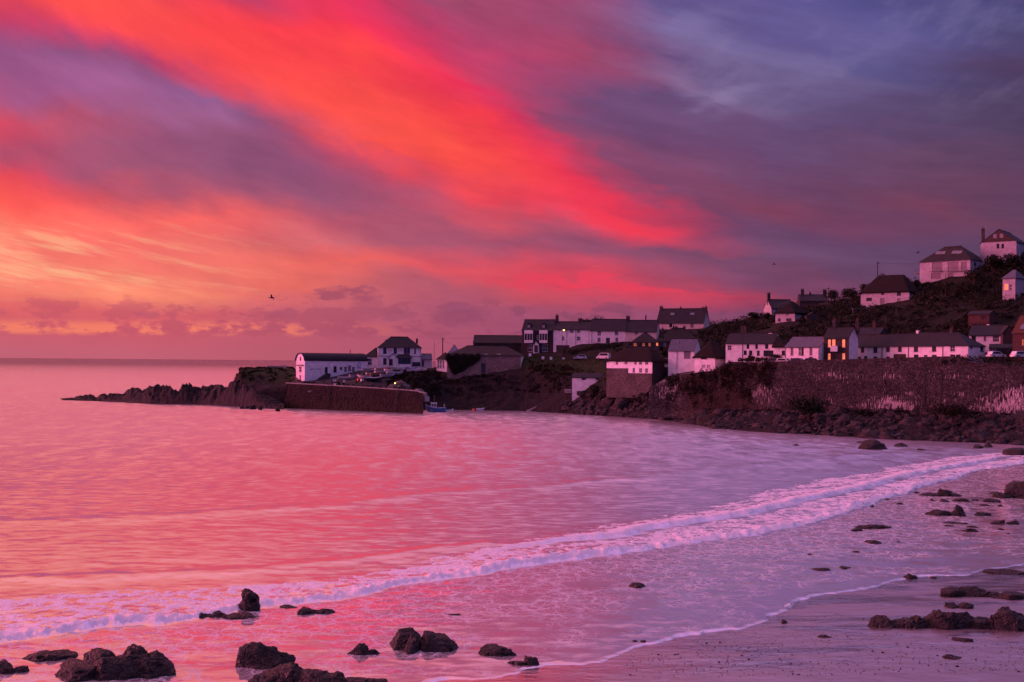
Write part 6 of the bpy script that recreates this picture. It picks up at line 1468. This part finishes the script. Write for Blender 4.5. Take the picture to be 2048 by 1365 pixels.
def buoy(label, px, py, r):
    p = ground(px, py); root = empty('buoy', (p.x, p.y, 0)); tag(root, label, 'buoy'); v, f = ico(2); mesh_obj('float', np_mesh('float', v * r + np.array([0, 0, r * .55]), f), 'orange_buoy', root, True)
    mb = MB(); mb.tube((0, 0, r * 1.4), (0, 0, r * 1.9), .05); mb.build('ring', 'iron', root)
buoy('round orange red mooring buoy in the harbour mouth', 947, 822, 0.45); buoy('tiny pale float left of the orange buoy', 921, 822, 0.15)

# heap of nets and creels with a lamp on the quay
p = P(795, 776, 360)
mb = MB(); g = np.random.default_rng(3)
v, f = ico(4); vv2 = v.copy(); vv2 *= (1 + fbm(v * 2.5, 4, 5) * 0.45)[:, None]; root = empty('net_heap', p); tag(root, 'heap of pale fishing nets and pots on the quay', 'nets')
cn = np.stack([g.uniform(-2.4, 3.4, 40), g.uniform(-1.2, 1.2, 40), g.uniform(0, .5, 40)], 1); cn[:, 2] += 1.3 * np.exp(-((cn[:, 0] - .8) / 1.6) ** 2)
mesh_obj('nets', leaf_mesh('nets', cn, np.full((40, 3), .55), 40, .22, 6), 'concrete', root)
for k in range(7):
    mb = MB(); x, y, z_ = g.uniform(-2.2, 2.8), g.uniform(-1.6, -.8), g.uniform(0, .9)
    for i in range(5): a = i * math.pi / 4; mb.tube((x - .35, y + .28*math.cos(a), z_ + .4*math.sin(a)), (x + .35, y + .28*math.cos(a), z_ + .4*math.sin(a)), .03, n=4)
    mb.build('lobster_pot', 'boat_wood' if k % 2 else 'boat_white', root)
p = P(790, 777, 357.5); root = empty('quay_lamp', p); tag(root, 'short lit quay lamp in front of the net heap', 'lamp')
mb = MB(); mb.tube((0, 0, -1), (0, 0, 1.35), .05); mb.build('post', 'iron', root)
v, f = ico(2); mesh_obj('bulb', np_mesh('bulb', v * 0.17 + np.array([0, 0, 1.5]), f), 'lamp_glow', root, True)
l = bpy.data.lights.new('quay_light', 'POINT'); l.energy = 25; l.color = (1, .5, .15); l.shadow_soft_size = .2; lo_ = bpy.data.objects.new('light', l); COL.objects.link(lo_); lo_.parent = root; lo_.location = (0, -.35, 1.5)
# crates and odd gear on the quay
for k, (px, py, D, m_, s_) in enumerate([(669, 762, 368, 'boat_white', .5), (689, 763, 367, 'boat_white', .35), (718, 760, 369, 'orange_buoy', .5), (724, 761, 368.5, 'boat_white', .45), (671, 770.5, 362, 'boat_white', .5)]):
    p = P(px, py, D); mb = MB(); mb.box(-s_, s_, -s_*.6, s_*.6, -.3, s_*.9)
    root = empty('fish_crate', p, .3 * k); mb.build('crate_body', m_, root); mb = MB(); mb.box(-s_*1.06, s_*1.06, -s_*.66, s_*.66, s_*.9, s_*1.02); mb.build('lid', m_, root)
    tag(root, ['white crate under the lifeboat house window', 'small pale crate in the middle of the quay', 'orange crate beside the white open boat', 'white crate right of the orange crate', 'white triangular box on the pier edge'][k], 'crate', 'crates on the quay')

# ------------------------------------------------------------------ vehicles
def car(label, px, py, D, head, paint, van=False, L=4.1):
    p = P(px, py, D); root = empty('parked_car' if not van else 'parked_van', p, R(head)); tag(root, label, 'van' if van else 'car', 'vehicles parked in the village')
    prof = [(-.5, .22), (-.5, .62), (-.485, .72), (-.30, .78), (.22, .80), (.42, .70), (.495, .58), (.5, .24)] if not van else [(-.5, .25), (-.5, .8), (-.49, 1.0), (.2, 1.0), (.36, .98), (.47, .72), (.5, .55), (.5, .26)]
    cab = [(-.45, .74), (-.36, 1.38), (-.05, 1.45), (.12, 1.38), (.30, .78)] if not van else [(-.49, .98), (-.485, 1.9), (.12, 1.95), (.22, 1.85), (.36, .98)]
    def ext(pr, w0, w1, name, m_, par):
        mb = MB(); n_ = len(pr); zs = [q[1] for q in pr]; zm, zx = min(zs), max(zs)
        for sg in (-1, 1): mb.vs += [(x * L, sg * (w0 + (w1 - w0) * (z_ - zm) / (zx - zm)), z_) for x, z_ in pr]
        mb.fs = [tuple(range(n_)), tuple(range(2*n_ - 1, n_ - 1, -1))] + [(i, n_ + i, n_ + (i+1) % n_, (i+1) % n_) for i in range(n_)]
        return mb.build(name, m_, par)
    body = ext(prof, .86, .82, 'body', paint, root)
    cabn = ext(cab, .80, .66, 'cabin', paint, root)
    cx = sum(q[0] for q in cab) / len(cab); cz = 1.08 if not van else 1.45
    for sg in (-1, 1):
        mb = MB(); pts_ = [(cx + (x - cx) * .84, cz + (z_ - cz) * .74) for x, z_ in cab]
        mb.add([(x * L, sg * (.80 - .14 * (z_ - .74) / .72 + .015 if not van else .815), z_) for x, z_ in pts_], [tuple(range(len(pts_)))]); mb.build('side_window', 'pane_dark', cabn)
    a, b = Vector((cab[-2][0]*L, 0, cab[-2][1])), Vector((cab[-1][0]*L, 0, cab[-1][1])); nn = Vector((1, 0, .6)).normalized() * .015
    a2, b2 = a + (b - a) * .1 + nn, a + (b - a) * .9 + nn; mb = MB(); mb.add([(a2.x, -.6, a2.z), (a2.x, .6, a2.z), (b2.x, .7, b2.z), (b2.x, -.7, b2.z)], [(0,1,2,3)]); mb.build('windscreen', 'pane_dark', cabn)
    for fx in (-.31, .31):
        for sg in (-1, 1):
            mb = MB(); mb.tube((fx*L, sg*.70, .31), (fx*L, sg*.89, .31), .31, n=14); wl = mb.build('wheel', 'rubber', root)
            mb = MB(); mb.tube((fx*L, sg*.885, .31), (fx*L, sg*.905, .31), .18, n=10); mb.build('hub_cap', 'car_silver', wl)
    for sg in (-1, 1):
        mb = MB(); mb.box(.485*L, .502*L, sg*.62 - .14, sg*.62 + .14, .58, .70); mb.build('headlight', 'pane_pale', root)
        mb = MB(); mb.box(-.503*L, -.49*L, sg*.66 - .1, sg*.66 + .1, .55, .72); mb.build('tail_light', 'sign_red', root)
def on_road(px, D): return 14.5
for lb, px, py, D, hd, pt, vn in [('silver car parked on the road above the green bank', 1161, 719, 369, 172, 'car_silver', False), ('white van half hidden behind the thatched house', 1207, 719, 364, 150, 'car_white', True),
    ('dark car parked by the wall before the narrow thatched cottage', 1551, 728.5, 283, -38, 'car_dark', False), ('white car parked before the bright pink house', 1569, 729, 281, -40, 'car_white', False), ('dark car parked under the tall bay of the pink house', 1598, 729, 277.5, -40, 'car_dark', False),
    ('dark car right of the others before the pink house', 1625, 729, 275, -40, 'car_dark', False), ('white car at the end of the terrace by the hedge', 1992, 716, 262, 20, 'car_white', False), ('white car cut by the right edge above the hedge', 2040, 716, 258, 20, 'car_white', False)]:
    car(lb, px, py, D, hd, pt, vn)

# ------------------------------------------------------------------ poles, wires, lamp, small street things
def pole(label, px, pyt, pyb, D, arm=0.9, r=0.13):
    a, b = P(px, pyb, D), P(px, pyt, D); h = b.z - a.z; root = empty('telegraph_pole', a); tag(root, label, 'pole')
    mb = MB(); mb.tube((0, 0, -1.5), (0, 0, h), r * 1.2, r * .85, 8); mb.build('post', 'bark', root)
    if arm:
        mb = MB(); mb.box(-arm, arm, -.06, .06, h - .45, h - .33); ar = mb.build('crossarm', 'bark', root)
        for s_ in (-.8, .8): mb = MB(); mb.tube((s_ * arm, 0, h - .33), (s_ * arm, 0, h - .18), .05); mb.build('insulator', 'white_paint', ar)
    return b
p1 = pole('tall telegraph pole between hotel and low cottage', 885, 676, 745, 386, 0.5, .17)
p1b = pole('thin mast left of the tall telegraph pole', 868, 684, 742, 392, 0, .06)
p2 = pole('telegraph pole on the skyline left of the thatched hill cottage', 1755, 524, 566, 362, 0.6)
p3 = pole('short telegraph pole right of the three chimney house', 1657, 575, 604, 378, 0.5)
p4 = pole('pole standing in front of the long lilac white house', 1485, 655, 724, 299, 0, .09)
p5 = pole('thin pole in front of the hillside villa', 1891, 546, 600, 330, 0, .08)
p6 = pole('thin pole on the slope below the thatched hill cottage', 1802, 640, 668, 310, 0, .06)
def wire(label, a, b, sag):
    o = Vector(a); mb = MB(); n_ = 14; pts_ = [Vector(a).lerp(Vector(b), i / n_) - KZ * (4 * sag * (i / n_) * (1 - i / n_)) - o for i in range(n_ + 1)]
    for i in range(n_): mb.tube(pts_[i], pts_[i + 1], .03, n=4)
    w_ = mb.build('cable', 'iron'); w_.location = o; tag(w_, label, 'cable', 'overhead cables')
wire('cable from the tall telegraph pole to the dark brick inn', p1 - KZ * .3, P(1043, 664, 388), 0.6)
wire('cable from the tall telegraph pole down to the hotel roof', p1 - KZ * .6, P(843, 697, 396), 1.2)
wire('cable from the tall telegraph pole to the stone barn', p1 - KZ * .8, P(948, 690, 400), 1.0)
wire('upper cable from the huge slate roof to the skyline cottage', P(1415, 613, 402), P(1532, 610, 372), 0.8)
wire('lower cable from the huge slate roof to the ridge houses', P(1416, 616, 402), P(1600, 592, 376), 3.0)
wire('cable between the ridge houses and the short telegraph pole', P(1601, 590, 376), p3 - KZ * .3, 0.7)
wire('cable from the short telegraph pole to the skyline pole', p3 - KZ * .3, p2 - KZ * .4, 1.6)
wire('cable from the skyline pole to the hillside villa', p2 - KZ * .6, P(1838, 530, 352), 0.5)
wire('upper cable from the skyline pole toward the top house', p2 - KZ * .2, P(1965, 512, 356), 1.2)
# street lamp, lit
a, b = P(1124, 713, 373), P(1124, 661, 373); h = b.z - a.z; root = empty('street_lamp', a); tag(root, 'lit yellow street lamp in front of the white garage house', 'street lamp')
mb = MB(); mb.tube((0, 0, -1), (0, 0, h), .07, .05, 8); mb.build('post', 'iron', root)
mb = MB(); mb.tube((0, 0, h), (.5, -.1, h + .12), .04); mb.build('arm', 'iron', root)
mb = MB(); mb.tube((.5, -.1, h + .16), (.5, -.1, h + .42), .34, .08, 8); ls = mb.build('lamp_shade', 'iron', root)
v, f = ico(2); mesh_obj('bulb', np_mesh('bulb', v * np.array([.24, .24, .2]) + np.array([.5, -.1, h + .02]), f), 'lamp_glow', root, True)
l = bpy.data.lights.new('street_light', 'POINT'); l.energy = 40; l.color = (1, .55, .15); l.shadow_soft_size = .2; lo_ = bpy.data.objects.new('light', l); COL.objects.link(lo_); lo_.parent = root; lo_.location = (.5, -.1, h - .35)
for k, (px, py) in enumerate([(1086, 717), (1102, 718), (1127, 719.5), (1060, 711)]):
    D = 372; p = P(px, py, D); root = empty('planter', p); tag(root, ['white planter on the top edge of the green bank, left', 'white planter on the top edge of the green bank, middle', 'white planter on the top edge of the green bank below the street lamp', 'white planter before the door of the brick inn'][k], 'planter', 'white planters')
    mb = MB(); mb.box(-.38, .38, -.3, .3, -.3, .62); mb.build('tub', 'white_paint', root)
    c = np.array([[-.15, 0, .75], [.18, .05, .72]]); mesh_obj('plant', leaf_mesh('plant', c, np.full((2, 3), .28), 40, .14, 4 + k), 'leaf', root)
# stacked planks by the white shed
root = empty('bench', P(1136, 787, 345), R(-10)); tag(root, 'pale slatted bench left of the white shed', 'bench')
for k in range(3): mb = MB(); mb.box(-1.0, 1.0, -.12, .12, .25 + .36 * k, .36 + .36 * k); mb.build('slat', 'boat_white', root)
for s_ in (-.8, .8): mb = MB(); mb.box(s_ - .05, s_ + .05, .121, .24, -.4, 1.15); mb.build('leg', 'timber', root)
# low retaining wall under the thatched hill cottage
A_, B_ = P(1706, 627, terr_D(1720, 622) - 3), P(1742, 620, terr_D(1742, 615) - 3); mb = MB(); d_ = (B_ - A_); d_.z = 0; L_ = d_.length; d_.normalize(); n_ = Vector((d_.y, -d_.x, 0))
root = empty('garden_wall', A_); tag(root, 'low stone garden wall below the thatched hill cottage', 'wall')
mb.obox((0,0,0), d_, -n_, 0, L_, 0, .5, -2, 1.2); mb.build('wall_core', 'stone_dark', root); mb = MB(); mb.obox((0,0,0), d_, -n_, -.1, L_ + .1, -.06, .56, 1.202, 1.32); mb.build('coping', 'concrete', root)

# ------------------------------------------------------------------ gulls
def gull(label, p, span, rz, m_, roll=0.0, fold=0.0, up=0.3):
    root = empty('gull', p, rz); root.rotation_euler = (roll, 0, rz); tag(root, label, 'bird')
    v, f = ico(3); b = v.copy(); t_ = (b[:, 0] + 1) / 2; w_ = 0.55 + 0.6 * np.sin(np.clip(t_, 0, 1) * math.pi * .9)
    b = b * np.array([.30, .075, .07]) * np.stack([np.ones(len(b)), w_, w_], 1) * span
    hd = v * span * .062 + np.array([.32 * span, 0, .03 * span])
    mesh_obj('body', np_mesh('body', np.concatenate([b, hd]), np.concatenate([f, f + len(v)])), m_, root, True)
    mb = MB(); mb.tube((.37*span, 0, .03*span), (.44*span, 0, .015*span), .018*span, .004*span, 6); mb.build('beak', 'boat_wood', root)
    mb = MB(); mb.add([(-.26*span, -.03*span, 0), (-.26*span, .03*span, 0), (-.42*span, .07*span, 0), (-.42*span, -.07*span, 0), (-.26*span, 0, .015*span), (-.42*span, 0, .008*span)], [(0,4,5,3),(4,1,2,5),(0,3,2,1)]); mb.build('tail', m_, root)
    for sg in (-1, 1):
        if fold: continue
        st = [(0, .05, .10, -.08), (.18, .05 + up*.16, .13, -.10), (.34, .05 + up*.17, .06, -.10), (.5, up*.02, -.06, -.14)]
        mb = MB()
        for y, z_, xf, xb in st: mb.vs += [(xf*span, sg*y*span, z_*span), ((xf+xb)/2*span, sg*y*span, (z_ + .018)*span), (xb*span, sg*y*span, z_*span)]
        for i in range(3): o = i*3; mb.fs += [(o, o+3, o+4, o+1), (o+1, o+4, o+5, o+2), (o+2, o+5, o+3, o)]
        mb.fs += [(9, 10, 11)]; mb.build('wing', m_, root)
gull('dark gull gliding over the sea left of the small clouds', P(543, 596, 190), 1.25, R(215), 'feather_dark', R(-35), up=1.3)
gull('tiny distant gull in the sky above the skyline cottage', P(1548, 529, 300), 1.2, R(150), 'feather_dark', R(20), up=1.0)
gull('tiny distant gull left of the villa roof', P(1836, 506, 300), 1.2, R(20), 'feather_dark', R(-25), up=1.0)
gull('white gull flying before the pier face', P(619, 784, 340), 1.4, R(90), 'feather_white', R(5), up=1.2)
